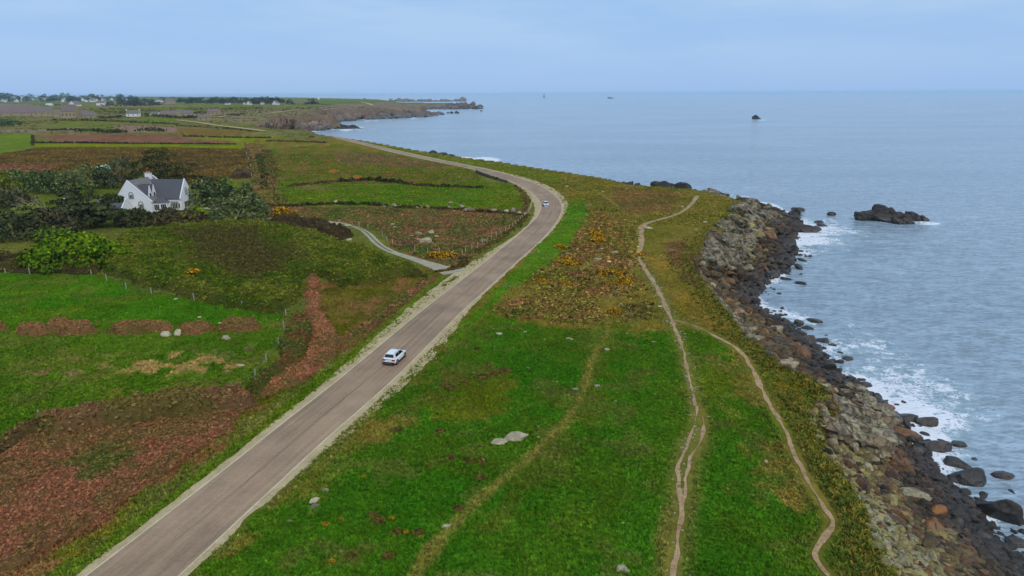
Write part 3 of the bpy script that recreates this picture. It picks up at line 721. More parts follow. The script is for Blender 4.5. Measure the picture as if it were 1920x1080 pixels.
ribbon('driveway', smooth_line(land_pt([(655,424),(630,418),(580,413),(530,411),(500,410)]), 1), 1.4, 1.4, M_DRIVE, .03, 3, jag=.2, seed=4)
ribbon('driveway', smooth_line(land_pt([(420,392),(395,391),(358,389)]), 1), 1.8, 1.8, M_DRIVE, .03, 3, jag=.2, seed=4)
for i, (l, w_) in enumerate(PL):
    t = np.linspace(0, 1, len(w_)); ww = np.interp(np.linspace(0, 1, len(l)), t, w_) * .5
    ribbon('footpath', l, ww, ww, M_PATH, .03, 6, jag=.34, seed=20 + i)
for p, w_ in FAR_ROADS:
    l = smooth_line(land_pt(p), 6); ribbon('far_road', l, w_ / 2, w_ / 2, M_TRACK, .35, 2)

# ---------------------------------------------------------------- rocks
def ico(sub):
    bm = bmesh.new(); bmesh.ops.create_icosphere(bm, subdivisions=sub, radius=1.0)
    bm.verts.ensure_lookup_table()
    V = np.array([v.co[:] for v in bm.verts]); F = np.array([[v.index for v in f.verts] for f in bm.faces]); bm.free(); return V, F
ICO = {k_: ico(k_) for k_ in (1, 2, 3)}
def facet(rng, sub=2, planes=12, lo=.5, hi=.9, step=0):
    """a boulder: a sphere cut by random planes, so it has flat faces and worn edges"""
    V, F = ICO[sub]; V = V.copy()
    for _ in range(planes):
        n = rng.normal(size=3); n /= np.linalg.norm(n); d = rng.uniform(lo, hi); t = V @ n - d
        V -= np.where(t > 0, t * .93, 0)[:, None] * n[None, :]
    V *= 1 + rng.normal(size=(len(V), 1)) * .012
    if sub >= 2 and step:
        a = rng.normal(size=3); a /= np.linalg.norm(a); b2 = np.cross(a, rng.normal(size=3)); V *= (1 + (_h(np.floor(V @ a * 3.1 + 9), np.floor(V @ b2 * 1.7 + 9), int(planes)) - .5) * step)[:, None]
    return V / np.abs(V).max(0)[None, :], F
M_PALE = mat_rock('pale_granite', A(148,140,128), A(104,96,90), A(96,84,74), 1.3)
M_LEDGE = mat_rock('grey_ledge_rock', A(142,134,124), A(78,70,66), A(104,84,68), .75, crack=.55)
M_DARK = mat_rock('dark_rock', A(62,54,54), A(86,74,70), A(70,56,50), 1.1, crack=.5)
M_RUST = mat_rock('rust_brown_rock', A(100,74,62), A(122,88,66), A(84,68,64), 1.1, crack=.5)
M_BLACK = mat_rock('black_wet_rock', A(44,40,42), A(60,54,56), A(52,44,42), 1.0, crack=.45)
M_ORANGE = mat_rock('orange_stained_rock', A(142,92,54), A(118,80,60), A(96,72,62), .9)
M_FIELD = mat_rock('weathered_field_stone', A(168,158,148), A(140,130,122), A(180,172,160), 2.0, wet=False)
M_FIELDGREY = mat_rock('grey_field_stone', A(126,116,110), A(104,94,88), A(146,136,124), 2.0, wet=False)
M_HEAD = mat_rock('headland_rock', A(126,106,100), A(90,77,76), A(62,54,54), .07, tide=9, crack=.10)
M_SHING = mat_rock('beach_shingle', A(150,146,140), A(112,104,98), A(170,160,140), 2.5, inst=True)
RMESH = []
for i in range(14):
    V, F = facet(np.random.default_rng(100 + i), 2, 11, step=.14); V = V * np.array([1, RNG.uniform(.62, .95), RNG.uniform(.45, .8)])
    RMESH.append(mesh_from('boulder', V, F, [M_DARK], smooth=False))
BIG = []
for i in range(6):
    V, F = facet(np.random.default_rng(300 + i), 3, 14, step=.16); V = V * np.array([1, RNG.uniform(.65, .95), RNG.uniform(.5, .8)])
    BIG.append(mesh_from('boulder', V, F, [M_DARK], smooth=False))
def rock_obj(name, me, mat, loc, size, rot=None, scale=(1, 1, 1)):
    o = bpy.data.objects.new(name, me); COL.objects.link(o)
    o.material_slots[0].link = 'OBJECT'; o.material_slots[0].material = mat
    o.location = loc; o.scale = (size * scale[0], size * scale[1], size * scale[2])
    o.rotation_euler = rot if rot is not None else (random.uniform(-.35, .35), random.uniform(-.35, .35), random.uniform(0, 6.28))
    return o
def crag(name, lumps, mat, label, cat='rock', group=None, sub=2, seed=1, dip=(.25, .1)):
    """one rock mass: many angular blocks grown into each other, sharing the dip of the strata. lump: x, y, z, rx, ry, rz"""
    rng = np.random.default_rng(seed); VV = []; FF = []; b = 0
    for (x, y, z, rx, ry, rz) in lumps:
        V, F = facet(rng, sub, 12, .45, .85); V = V * np.array([rx, ry, rz])
        a = rng.uniform(-.5, .5); ca, sa = math.cos(a), math.sin(a)
        R = np.array(Matrix.Rotation(dip[0] + rng.normal() * .12, 3, 'Y') @ Matrix.Rotation(dip[1] + rng.normal() * .12, 3, 'X') @ Matrix.Rotation(a, 3, 'Z'))
        if sub >= 2:   # worn strata: thin beds that stand out or recede, and cross joints
            rr_ = (rx + ry + rz) / 3; lay = np.floor((V @ np.array([.25, .2, .95])) / (rr_ * .17) + rng.uniform(0, 9)); jn = np.floor((V @ np.array([.9, .45, -.1])) / (rr_ * .45) + rng.uniform(0, 9))
            V = V * (1 + (_h(lay, jn, seed) - .5) * .26)[:, None]
        V = V @ R.T + np.array([x, y, z]); VV.append(V); FF.append(F + b); b += len(V)
    V = np.vstack(VV); o0 = np.array([V[:, 0].mean(), V[:, 1].mean(), V[:, 2].min()])
    o = link(name, mesh_from(name, V - o0, np.vstack(FF), [mat], smooth=False), loc=o0)
    return tag(o, label, cat, group)
def sea_lumps(spec, deep=.7, seed=0):
    """spec rows: px, py at the waterline, width px, height px -> lumps standing in the sea there"""
    rng = np.random.default_rng(seed); L = []
    for px, py, wp, hp in spec:
        p = sea_pt([(px, py)])[0]; m = np.hypot(np.hypot(*p), HC) / FPX
        L.append((p[0], p[1], hp * m * .28, wp * m * .55, wp * m * .55 * deep * rng.uniform(.8, 1.2), hp * m * .78))
    return L
def beach_pt(px, py):
    p = land_pt([(px, py)])[0]; d = ray([px], [py])[0]; z = 5.0
    for _ in range(30):
        t = (HC - z) / -d[2]; q = np.array([[d[0] * t, d[1] * t]]); z = .5 * z + .5 * max(float(shape(q)[0][0]), 0)
    return q[0], z
# --- beach stones: dart throwing over the beach
bm_ = np.nonzero((beach | ((dW < 0) & (dW > -9))) & (Y < 260) & (Y > 30) & (X > 0))[0]
cand = RNG.permutation(bm_)
pxy = project(np.c_[P[cand], tz[cand]])
cand = cand[(pxy[:, 0] < 2010) & (pxy[:, 1] < 1130) & (pxy[:, 1] > 345)]
EXCL = []   # notable boulders placed by hand keep their spot free
NOTABLE = [
 # px, py, width px, material, squash, label
 (1872,968,52,M_BLACK,(1,.85,1.15),'large black block of rock standing at the edge of the surf'),
 (1815,902,56,M_BLACK,(1,.9,.9),'big dark rounded boulder with cracks at the water, wet'),
 (1790,872,40,M_BLACK,(1,.8,.8),'dark domed boulder just inland of the cracked rounded one'),
 (1650,772,40,M_ORANGE,(1.1,.9,.75),'long orange stained slab at the top of the rock ledges'),
 (1682,872,42,M_RUST,(.9,.8,1),'square brown block in the middle of the beach'),
 (1690,815,50,M_ORANGE,(1.1,.7,.6),'wide brown slab with an orange top beside the grey ledges'),
 (1668,850,40,M_RUST,(1.1,.9,.75),'tilted flat brown slab above the square brown block'),
 (1745,900,38,M_BLACK,(1.1,.9,.75),'black wedge of rock lying in a tongue of white water'),
 (1752,842,46,M_DARK,(1.1,.9,.75),'dark blue-grey slab sloping towards the sea'),
 (1712,935,46,M_PALE,(1.1,.9,.75),'long thin grey slab across the brown stones'),
 (1733,795,38,M_DARK,(1.1,.9,.75),'low dark rock alone in the foam'),
 (1697,788,34,M_BLACK,(1.1,.9,.75),'dark triangular rock between ledge and foam'),
 (1905,1020,34,M_DARK,(1.1,.9,.75),'dark grey tilted rock below the large black block'),
 (1755,966,34,M_ORANGE,(1.1,.8,.7),'rust orange boulder low on the near beach'),
 (1880,895,26,M_DARK,(1.1,.9,.75),'flat topped rock out in the surf beyond the cracked boulder'),
 (1558,404,17,M_BLACK,(.9,.8,1.1),'small pointed dark rock alone in the sea off the point'),
 (1497,395,20,M_BLACK,(1.1,.9,.75),'low round dark rock in calm water beside the point'),
 (1535,418,17,M_BLACK,(1.1,.8,.8),'dark rounded rock awash between the point and pointed rock'),
 (1542,425,18,M_DARK,(1.1,.9,.75),'flat dark rock barely above the water off the point'),
 (1502,533,20,M_BLACK,(1.1,.9,.75),'lone black rock in the broken water of the cove'),
 (1474,525,17,M_BLACK,(1.1,.8,.7),'black rock in foam close to the cove beach'),
 (1450,518,30,M_DARK,(1.1,.9,.75),'broad dark boulder at the edge of the cove water'),
 (1400,525,34,M_DARK,(1.1,.8,.75),'large dark brown boulder in the middle of the cove beach'),
 (1404,620,22,M_PALE,(1.1,.8,.6),'pale rounded boulder just below the grass edge'),
 (1412,640,34,M_PALE,(1.1,.9,.75),'large pale grey rock bulging from the grass edge'),
 (1447,668,20,M_PALE,(1.1,.9,.75),'pale slab on the edge under the golden grass'),
 (1475,688,38,M_PALE,(1.1,.9,.7),'broad grey rounded rock at the foot of the slope'),
 (1503,655,20,M_BLACK,(1.1,.8,.8),'dark rounded boulder in the waterline foam of the middle beach'),
 (1543,665,19,M_BLACK,(1.1,.9,.75),'thin dark rock awash off the middle beach'),
 (1572,680,16,M_DARK,(1,.8,.7),'small brown rock off the middle beach'),
 (1558,678,15,M_DARK,(1.1,.9,.75),'flat low rock beside the small brown one in foam'),
 (1450,402,24,M_RUST,(1,.8,.8),'reddish brown boulder topping the point'),
 (1395,376,24,M_BLACK,(1.1,.9,.75),'dark rock at the tip of the point beside pale stones'),
 (1510,435,42,M_BLACK,(1.1,.9,.75),'long black reef of rock at the outer corner of the point'),
 (1470,487,30,M_BLACK,(1.1,.9,.75),'dark ledge running into the water below the point'),
]
SHORTN = ['the large black block', 'the big cracked boulder', 'the dark domed boulder', 'the orange stained slab', 'the square brown block', 'the wide orange topped slab', 'the tilted brown slab',
 'the black wedge', 'the sloping blue-grey slab', 'the long thin grey slab', 'the low rock alone in foam', 'the dark triangular rock', 'the tilted grey rock', 'the rust orange boulder', 'the flat topped surf rock',
 'the pointed sea rock', 'the round rock beside the point', 'the rock awash off the point', 'the flat rock off the point', 'the lone black cove rock', 'the black rock in cove foam', 'the broad cove boulder',
 'the large mid-cove boulder', 'the pale boulder below the grass edge', 'the large bulging pale rock', 'the pale slab under golden grass', 'the broad rock at the slope foot', 'the rounded waterline boulder', 'the thin awash rock',
 'the small brown rock offshore', 'the flat low rock in foam', 'the reddish boulder topping the point', 'the dark rock at the tip', 'the long black reef', 'the dark ledge below the point']
for px, py, wp, mt, sc, lab in NOTABLE:
    q, z = beach_pt(px, py); m = np.hypot(np.hypot(*q), HC - z) / FPX; s_ = wp * m * .5
    EXCL.append((q[0], q[1], s_))
    o = rock_obj('boulder', random.choice(BIG), mt, (q[0], q[1], z + s_ * .18), s_ * 1.08, (random.uniform(-.2, .2), random.uniform(-.2, .2), random.uniform(-.5, .5)), sc)
    tag(o, lab, 'boulder', None)
NREST = 262
CLASSES = {}
def region(y): return 0 if y < 62 else 1 if y < 88 else 2 if y < 128 else 3 if y < 175 else 4
RNAME = ['on the nearest stretch of beach', 'on the beach below the grey ledges', 'on the middle beach', 'in the cove', 'at the rocky point']
placed = list(EXCL); nb = 0; small = []
for i in cand:
    x, y = P[i]
    if y > 100 and dE[i] > -1.0: continue
    d = math.hypot(x, y, HC) ; m = d / FPX
    sea = dW[i] < -.3
    if nb < NREST:
        if sea and (dW[i] < -7 or random.random() < .9): continue
        wp = min(44, max(14, random.lognormvariate(3.08, .36))) * (1.0 if y < 130 else .9); s_ = wp * m * .5
        if any((x - a) ** 2 + (y - b) ** 2 < (.8 * (s_ + r)) ** 2 for a, b, r in placed): continue
        a_ = max(-dE[i], 0); t = a_ / (a_ + max(dW[i], 0) + .01); rg = region(y); rr = random.random()
        if sea: mt, cl = M_BLACK, 'black wet boulder in white water'
        elif t < .36 and (rg == 0 or rr < (.5 if rg in (1, 4) else .2)): mt, cl = M_PALE, 'pale grey boulder'
        elif t > .75: mt, cl = (M_BLACK, 'black wet boulder') if rr < .7 else (M_DARK, 'dark brown boulder')
        else: mt, cl = (M_DARK, 'dark brown boulder') if rr < .55 else (M_RUST, 'rust coloured boulder') if rr < .9 else (M_PALE, 'pale boulder among dark ones')
        o = rock_obj('boulder', random.choice(RMESH), mt, (x, y, max(tz[i], -.5) + s_ * .15), s_, None, (1.05, 1, 1))
        near_ = min(range(len(EXCL)), key=lambda q: (EXCL[q][0] - x) ** 2 + (EXCL[q][1] - y) ** 2); ww_ = ('wide ' if wp > 23 else 'small ' if wp < 16.5 else '') + cl + ( ' near the grass' if dE[i] > -3.5 else '') + (' seaward of ' if EXCL[near_][0] < x - 1.5 else ' inland of ' if EXCL[near_][0] > x + 1.5 else ' nearest to ') + SHORTN[near_]
        if len(ww_.split()) > 16: ww_ = ww_.replace('wide ', '').replace('small ', '').replace(' among dark ones', '')
        tag(o, ww_, 'boulder', ww_); placed.append((x, y, s_)); nb += 1
    else:
        if sea and (dW[i] < -4.5 or random.random() < .86): continue
        small.append(i)
        if len(small) > 14000: break
print('boulders', nb, 'small', len(small))

# ---------------------------------------------------------------- geometry node scatter
def scatter(name, pts, scl, tint, variants, label, cat, rz=None, tilt=.15, norm=None):
    n = len(pts); me = bpy.data.meshes.new(name); me.vertices.add(n)
    me.vertices.foreach_set('co', np.asarray(pts, np.float32).ravel())
    def attr(nm, typ, key, val):
        a = me.attributes.new(nm, typ, 'POINT'); a.data.foreach_set(key, np.asarray(val).ravel())
    sc3 = np.asarray(scl, np.float32)
    if sc3.ndim == 1: sc3 = np.repeat(sc3[:, None], 3, 1)
    attr('scl', 'FLOAT_VECTOR', 'vector', sc3.astype(np.float32))
    rot = np.stack([RNG.normal(0, tilt, n), RNG.normal(0, tilt, n), RNG.uniform(0, 6.283, n) if rz is None else rz], 1)
    attr('rot', 'FLOAT_VECTOR', 'vector', rot.astype(np.float32))
    attr('tint', 'FLOAT_COLOR', 'color', np.c_[np.clip(tint, 0.002, .95), np.ones(n)].astype(np.float32))
    attr('pick', 'INT', 'value', RNG.integers(0, len(variants), n).astype(np.int32))
    o = link(name, me)
    vc = bpy.data.collections.new(name + '_pieces')
    for v in variants: vc.objects.link(v)
    ng = bpy.data.node_groups.new(name, 'GeometryNodeTree')
    ng.interface.new_socket('Geometry', in_out='INPUT', socket_type='NodeSocketGeometry')
    ng.interface.new_socket('Geometry', in_out='OUTPUT', socket_type='NodeSocketGeometry')
    gi = ng.nodes.new('NodeGroupInput'); go = ng.nodes.new('NodeGroupOutput')
    ip = ng.nodes.new('GeometryNodeInstanceOnPoints'); ci = ng.nodes.new('GeometryNodeCollectionInfo')
    ci.inputs['Collection'].default_value = vc; ci.inputs['Separate Children'].default_value = True; ci.inputs['Reset Children'].default_value = True
    ip.inputs['Pick Instance'].default_value = True
    def na(nm, dt):
        a = ng.nodes.new('GeometryNodeInputNamedAttribute'); a.data_type = dt; a.inputs['Name'].default_value = nm
        return [s_ for s_ in a.outputs if s_.enabled][0]
    ng.links.new(gi.outputs[0], ip.inputs['Points']); ng.links.new(ci.outputs[0], ip.inputs['Instance'])
    ng.links.new(na('pick', 'INT'), ip.inputs['Instance Index']); ng.links.new(na('scl', 'FLOAT_VECTOR'), ip.inputs['Scale'])
    ng.links.new(na('rot', 'FLOAT_VECTOR'), ip.inputs['Rotation']); ng.links.new(ip.outputs[0], go.inputs[0])
    md = o.modifiers.new('scatter', 'NODES'); md.node_group = ng
    return tag(o, label, cat, None, 'stuff')
def variant(name, V, F, mat, smooth=False):
    return bpy.data.objects.new(name, mesh_from(name, V, F, [mat], smooth))
sv = []
for i in range(8):
    V, F = facet(np.random.default_rng(500 + i), 1 if i < 4 else 2, 8); sv.append(variant('stone', V * np.array([1, RNG.uniform(.6, .95), RNG.uniform(.45, .8)]), F, M_SHING))
si = np.array(small); sx = P[si]; sd = np.hypot(np.hypot(sx[:, 0], sx[:, 1]), HC) / FPX
ssz = np.clip(RNG.lognormal(2.15, .5, len(si)), 3.4, 22) * sd * .5
a_ = np.maximum(-dE[si], 0); tt = a_ / (a_ + np.maximum(dW[si], 0) + .01) + (fbm(sx[:, 0] / 5, sx[:, 1] / 5, 3, 17) - .5) * .55
palew = sm(.66, .36, tt) * np.clip(.20 + .84 * sm(78, 62, sx[:, 1]) + .5 * (sx[:, 1] > 165), 0, 1)
darkw = sm(.62, .85, tt)
base = np.where((RNG.random(len(si)) < .42)[:, None], A(108,80,68), A(78,68,66))
tn = base + (A(162,156,140) - base) * (palew * (RNG.random(len(si)) < .85))[:, None]
tn = tn + (A(52,46,48) - tn) * (darkw * .8)[:, None]
tn = tn * 2.3 * np.exp(RNG.normal(0, .36, (len(si), 1))) * RNG.normal(1, .05, (len(si), 3))
scatter('beach_stones', np.c_[sx, np.maximum(tz[si], -.4) + ssz * .28], np.stack([ssz, ssz, ssz], 1), tn, sv, 'loose stones and cobbles covering the beach between the boulders', 'stones', tilt=.35)

# --- bedrock outcrops
def outcrop(poly_px, n, smin, smax, mat, label, seed, lift=.3, sub=3):
    rng = np.random.default_rng(seed); pl = np.array(poly_px, float); L = []
    mn, mx = pl.min(0), pl.max(0)
    while len(L) < n:
        q = rng.uniform(mn, mx)
        if not inside(q[None], pl)[0]: continue
        w_, z = beach_pt(*q); r = rng.uniform(smin, smax)
        L.append((w_[0], w_[1], z + lift * r * .5, r * 1.25, r * .8, r * .72))
    return crag('rock_outcrop', L, M_LEDGE if mat is M_PALE else mat, label, 'rock', 'bedrock ledges above the beach', sub, seed, dip=(.35, -.15))
outcrop([(1556,738),(1600,735),(1645,760),(1688,800),(1672,838),(1630,848),(1585,838),(1556,822),(1548,790)], 60, .6, 2.1, M_PALE, 'pale grey rounded ledges beside the brown soil bank', 5, .6)
outcrop([(1352,378),(1420,384),(1468,398),(1440,424),(1400,450),(1388,490),(1362,504),(1328,500),(1318,478),(1340,446),(1376,420)], 100, .9, 3.2, M_PALE, 'pale streaked bedrock of the point above the cove', 6, .5)
outcrop([(1330,548),(1352,575),(1392,624),(1400,632),(1380,625),(1345,580)], 70, .9, 1.4, M_PALE, 'thin pale rock rim under the grass edge of the cove', 9, .5)
outcrop([(1310,358),(1352,362),(1390,374),(1384,382),(1340,372)], 22, .8, 1.9, M_PALE, 'pale broken rocks at the tip of the grassy point', 8, .9)
outcrop([(1440,398),(1490,408),(1505,430),(1480,440),(1450,430)], 26, .9, 1.9, M_DARK, 'dark tumbled bedrock at the seaward corner of the point', 12, .5)

# --- sea stacks, islets and headlands
crag('sea_rock', sea_lumps([(1622,413,36,17),(1610,411,22,13),(1640,411,34,19),(1655,412,40,22),(1668,412,34,19),(1680,414,36,17),(1692,414,26,14),(1704,413,30,15),(1716,414,22,12),(1727,413,20,10),(1700,418,30,9),(1685,419,26,9),(1660,415,40,12),(1735,415,12,6)], .6, 3),
     M_BLACK, 'long dark rocky islet in the water off the point', 'islet', sub=3, seed=4, dip=(.3, .1))
crag('sea_rock', sea_lumps([(1413,223,9,7),(1418,223,10,5),(1424,223.5,6,2.5)], .8, 5), M_BLACK, 'small lone black rock far out in the open sea', 'rock', seed=7)
crag('sea_rock', sea_lumps([(1143,184.6,8,2),(1149,184.6,6,1.2)], .8, 5), M_BLACK, 'tiny low skerry near the horizon', 'rock', seed=8)
crag('sea_rock', sea_lumps([(684,187.2,6,2.4),(687,187.2,4,1.6)], .8, 5), M_BLACK, 'tiny dark rock in the distant bay left of the islands', 'rock', seed=9)
crag('sea_rock', sea_lumps([(902,208.6,3,1.6),(904,208.6,3,1.2)], .8, 5), M_BLACK, 'speck of rock just off the domed headland', 'rock', seed=10)
crag('shore_rock', sea_lumps([(1168,352,16,13),(1180,352,18,12),(1196,353,16,10),(1206,354,14,8)], .8, 11), M_BLACK, 'smaller dark rocks showing beyond the far grass edge', 'rock', seed=11)
crag('shore_rock', sea_lumps([(1232,354,24,14),(1244,355,26,16),(1258,355,24,13),(1272,355,26,15),(1284,355,20,14),(1293,354,10,7)], .8, 12), M_BLACK, 'larger dark rock reef showing beyond the far grass edge', 'rock', seed=12)
crag('shore_rock', sea_lumps([(815,290,20,8),(830,294,20,9),(845,297,18,9),(858,299.5,12,6),(868,300,8,3)], .8, 13), M_BLACK, 'dark rocks in the surf below the distant road', 'rock', seed=13)
def ridge(base, top, n, mat, label, seed, deep=1.2, wk=1.0, cat='headland'):
    rng = np.random.default_rng(seed); base = np.array(base, float); top = np.array(top, float); sp = []
    for i in range(n):
        x = rng.uniform(base[0, 0], base[-1, 0]); yb = np.interp(x, base[:, 0], base[:, 1]); yt = np.interp(x, top[:, 0], top[:, 1])
        back = rng.random() ** 1.3
        f = .35 + .65 * back
        sp.append((x, yb - (yb - yt) * .22 * back, rng.uniform(8, 17) * wk, max(1.5, (yb - yt) * (f - .2 * back) * rng.uniform(.85, 1.05))))
    return crag('rocky_headland', sea_lumps(sp, deep, seed), mat, label, cat, None, 2, seed, dip=(.2, .1))
ridge([(482,237.5),(520,241.5),(556,244.8),(600,245.4),(622,241)], [(482,231),(510,226),(540,220.5),(575,215.5),(600,219),(615,229),(622,238)], 90, M_HEAD, 'pale craggy headland nearest across the bay', 21, 1.4)
def land_ridge(xa, xb, n, top, base, mat, label, seed):
    rng = np.random.default_rng(seed); L = []
    for i in range(n):
        x = rng.uniform(xa, xb); yb = np.interp(x, [xa, xb], base) + rng.uniform(-1.5, 1); yt = np.interp(x, [xa, xb], top); g = land_pt([(x, yb)])[0]; m = np.hypot(np.hypot(*g), 30) / FPX
        h = max(1.5, yb - yt) * m * rng.uniform(.7, 1.0); L.append((g[0], g[1], float(hb(g[:1], g[1:2])[0]) + h * .1, rng.uniform(5, 9) * m * .5, rng.uniform(5, 9) * m * .5, h * .85))
    return crag('rocky_headland', L, mat, label, 'headland', None, 2, seed, dip=(.2, .1))
land_ridge(482, 560, 60, (231, 218), (237.5, 243), M_HEAD, 'craggy rock slope joining the grass and the nearest headland', 27)
ridge([(622,241.6),(640,242),(674,241.6)], [(622,238),(634,238.5),(655,233),(668,235.5),(675,240)], 26, M_BLACK, 'low black reef running out from the nearest headland', 22, .6)
ridge([(575,226),(602,233),(640,228.2),(709,224),(801,219.4),(832,214)], [(575,212),(610,209),(660,209),(720,209.5),(790,206.5),(815,207),(832,212)], 120, M_HEAD, 'long low cliff of dark and pale rock behind the nearest headland', 23, 1.4, 1.1)
crag('sea_rock', sea_lumps([(840,212.3,7,2.4),(848,212.5,8,3),(855,212.4,6,4),(859,212.8,4,3)], .7, 24), M_BLACK, 'small dark reef off the end of the long low cliff', 'rock', seed=24)
ridge([(782,204.8),(825,205),(865,204.9),(904,204.3)], [(782,202),(825,198.5),(843,194),(852,189.5),(866,187.5),(872,191),(884,188.5),(896,192),(905,202)], 70, M_HEAD, 'twin domed rock headland at the far end of the bay', 25, 1.3, .8)
ridge([(726,190.6),(800,191),(872,190)], [(726,187.5),(745,184.5),(790,186),(840,185.6),(862,184.5),(869,181.8),(873,185)], 60, M_HEAD, 'long low rocky island on the horizon behind the domed headland', 26, 1.6, .7, 'island')

# ---------------------------------------------------------------- field stones
STONES = [ # px, py, w px, height factor, pale?, label
 (966,822,44,.42,1,'largest white slab lying in the near grass'),(936,830,36,.28,1,'narrow white slab beside the largest white slab'),
 (836,989,18,.5,1,'white stone beside the trodden path near the camera'),(589,942,20,.8,1,'upright pale stone in a cluster by the road'),
 (611,922,14,.9,0,'grey pointed stone at the top of the roadside cluster'),(590,952,20,.5,0,'grey flat stone at the foot of the upright pale stone'),
 (607,957,9,.7,1,'small white stone right of the roadside cluster'),(610,899,11,.6,0,'small dark stone above the roadside cluster'),(572,973,8,.7,0,'tiny grey stone below the roadside cluster'),
 (544,978,10,.6,0,'dull stone in the grass nearest the road edge'),
 (1137,657,12,.75,1,'round white stone in the middle of the trodden path'),(1121,724,13,.4,1,'small white slab right of the trodden path'),(1080,731,15,.45,0,'greyish flat stone left of the trodden path'),
 (1215,428,18,.3,1,'white slab at the bend of the earth path'),(1152,475,16,.5,1,'pale block among the heather right of the gorse'),(1124,471,9,.8,0,'grey stone left of the pale block in the heather'),
 (1141,491,8,.8,1,'small pale stone under the pale block'),(1180,491,13,.35,1,'flat pale stone left of the earth path'),(1182,498,10,.35,1,'smaller flat stone just below the flat pale one'),
 (1167,572,18,.3,1,'long white slab in the olive grass near the stone marker'),(1153,554,9,1.5,0,'short grey upright marker stone at the path fork'),
 (936,627,13,.5,1,'pale stone alone in the grass near the road'),(984,623,11,.35,1,'dull flat stone right of the pale lone stone'),(1067,635,13,.3,1,'tan flat stone left of the trodden path'),
 (1166,1069,28,.4,1,'white stone at the bottom of the picture between the paths'),(1436,869,8,1.5,1,'small white upright stone in the bright grass by the second path'),
 (1155,753,6,.9,1,'tiny white stone in the bright grass'),(1237,575,9,.4,1,'small white stone close to the earth path fork'),(1225,641,10,.35,1,'white fleck of stone left of the earth path'),(1216,617,7,.4,1,'smaller white fleck higher up left of the earth path'),
 (309,629,24,.5,1,'left white boulder of two under the bracken bank'),(334,627,20,.85,1,'rounder white boulder right of its pair under the bracken bank'),(423,636,18,.7,1,'white boulder at the right in the lower pasture'),
 (375,595,9,.4,1,'small pale stone on top of the bracken bank'),(413,607,11,.5,1,'pale stone in a gap of the bracken bank'),(330,561,8,.35,1,'white stone near the upper pasture edge'),(451,686,13,.7,1,'pale pinkish stone in the bleached pasture'),
 (786,441,18,.8,0,'brownish boulder highest in the rough field'),(809,438,13,.9,1,'white boulder right of the brownish one in the rough field'),(797,455,24,.6,1,'largest white boulder in the rough field'),(786,450,10,.7,1,'small white stone left of the largest rough field boulder'),
 (818,444,9,.9,1,'thin white stone right of the rough field boulders'),(772,443,10,.4,1,'flat pale stone left of the rough field boulders'),(737,421,8,.5,1,'pale stone in bracken above the driveway'),(740,426,7,.5,1,'smaller pale stone under it above the driveway'),
 (656,451,13,.55,1,'bright white stone beside the driveway track'),(907,453,14,.6,0,'dark and white stone by the roadside fence'),(845,380,11,.3,1,'white slab lying in the green middle field'),(1100,386,8,.4,1,'little pale stone at the top of the heather slope'),
 (1130,467,8,.5,1,'pale stone in the middle of heather scrub'),(1122,486,20,.25,1,'bare pale rock strip among the heather'),(1262,470,14,.3,0,'grey stone on the slope right of the path'),(1390,385,12,.35,1,'pale flat stone near the tip of the point'),
 (1280,388,8,.4,1,'small stone left of the path end'),(1120,333,9,.5,1,'small pale stone on the far grass edge'),(1063,350,8,.4,1,'pale stone in the grass right of the bend'),(1190,415,9,.35,1,'white stone left of the path bend'),
 (1240,402,7,.35,1,'small white stone below the far path'),(1322,417,10,.4,1,'pale stone on the grass above the cove'),(1306,431,9,.4,0,'dull stone on the grass above the cove'),
 (1010,820,7,.6,1,'tiny white stone near the trodden path slab'),(1040,1003,9,.4,1,'faint pale stone low between the paths'),(1168,981,8,.5,1,'tiny tan stone in the near bright grass'),(640,1035,8,.6,1,'white fleck of stone near the bottom left grass'),
]
for px, py, wp, hf, pale, lab in STONES:
    g = gpt(px, py); m = math.hypot(g.x, g.y, 36) / FPX; s_ = wp * m * .5
    o = rock_obj('field_stone', random.choice(BIG if wp > 15 else RMESH), M_FIELD if pale else M_FIELDGREY, (g.x, g.y, g.z + s_ * hf * .3), s_, (random.uniform(-.1, .1), random.uniform(-.1, .1), random.uniform(-.4, .4)), (1.05, .9, hf * 1.5))
    tag(o, lab, 'stone')
WALLST = [(630,381,12),(640,383,9),(684,382,8),(720,389,9),(740,388,14),(783,391,9),(800,391,12),(842,391,10),(866,391,16),(872,396,12),(884,396,18),(925,398,15),(941,400,11),(950,399,12),(962,399,18),(974,402,12),(985,403,8)]
for px, py, wp in WALLST:
    g = gpt(px, py); m = math.hypot(g.x, g.y, 36) / FPX; s_ = wp * m * .5
    o = rock_obj('wall_stone', random.choice(RMESH), M_FIELDGREY if random.random() < .7 else M_FIELD, (g.x, g.y, g.z + s_ * .35), s_, None, (1, .9, 1))
    tag(o, 'greyish boulder in the tumbled wall line between the two middle fields', 'stone', 'boulders of the tumbled field wall')
# a few hundred pebbles and pale stones loose in the rough fields, too many and too small to tell apart
ri = RNG.permutation(np.nonzero(np.isin(gzid, [NID['rough_field'], NID['clifftop_grass']]) & (Y < 330) & (Y > 40))[0])[:240]
pm = PL[0][0]; pm = pm[RNG.integers(int(len(pm) * .55), len(pm), 260)] + RNG.normal(0, .55, (260, 2)); kk_ = [int(np.argmin((P[:, 0] - a) ** 2 + (P[:, 1] - b) ** 2)) for a, b in pm]
ri = np.r_[ri, kk_]
rs = np.hypot(np.hypot(P[ri, 0], P[ri, 1]), 36) / FPX * RNG.uniform(1.0, 3.2, len(ri))
mfl = mat_rock('loose_field_stone', A(160,150,138), A(130,120,110), A(172,164,150), 2.5, wet=False, inst=True)
fv = []
for i in range(4):
    V, F = facet(np.random.default_rng(700 + i), 1, 6); fv.append(variant('stone', V * np.array([1, .8, .5]), F, mfl))
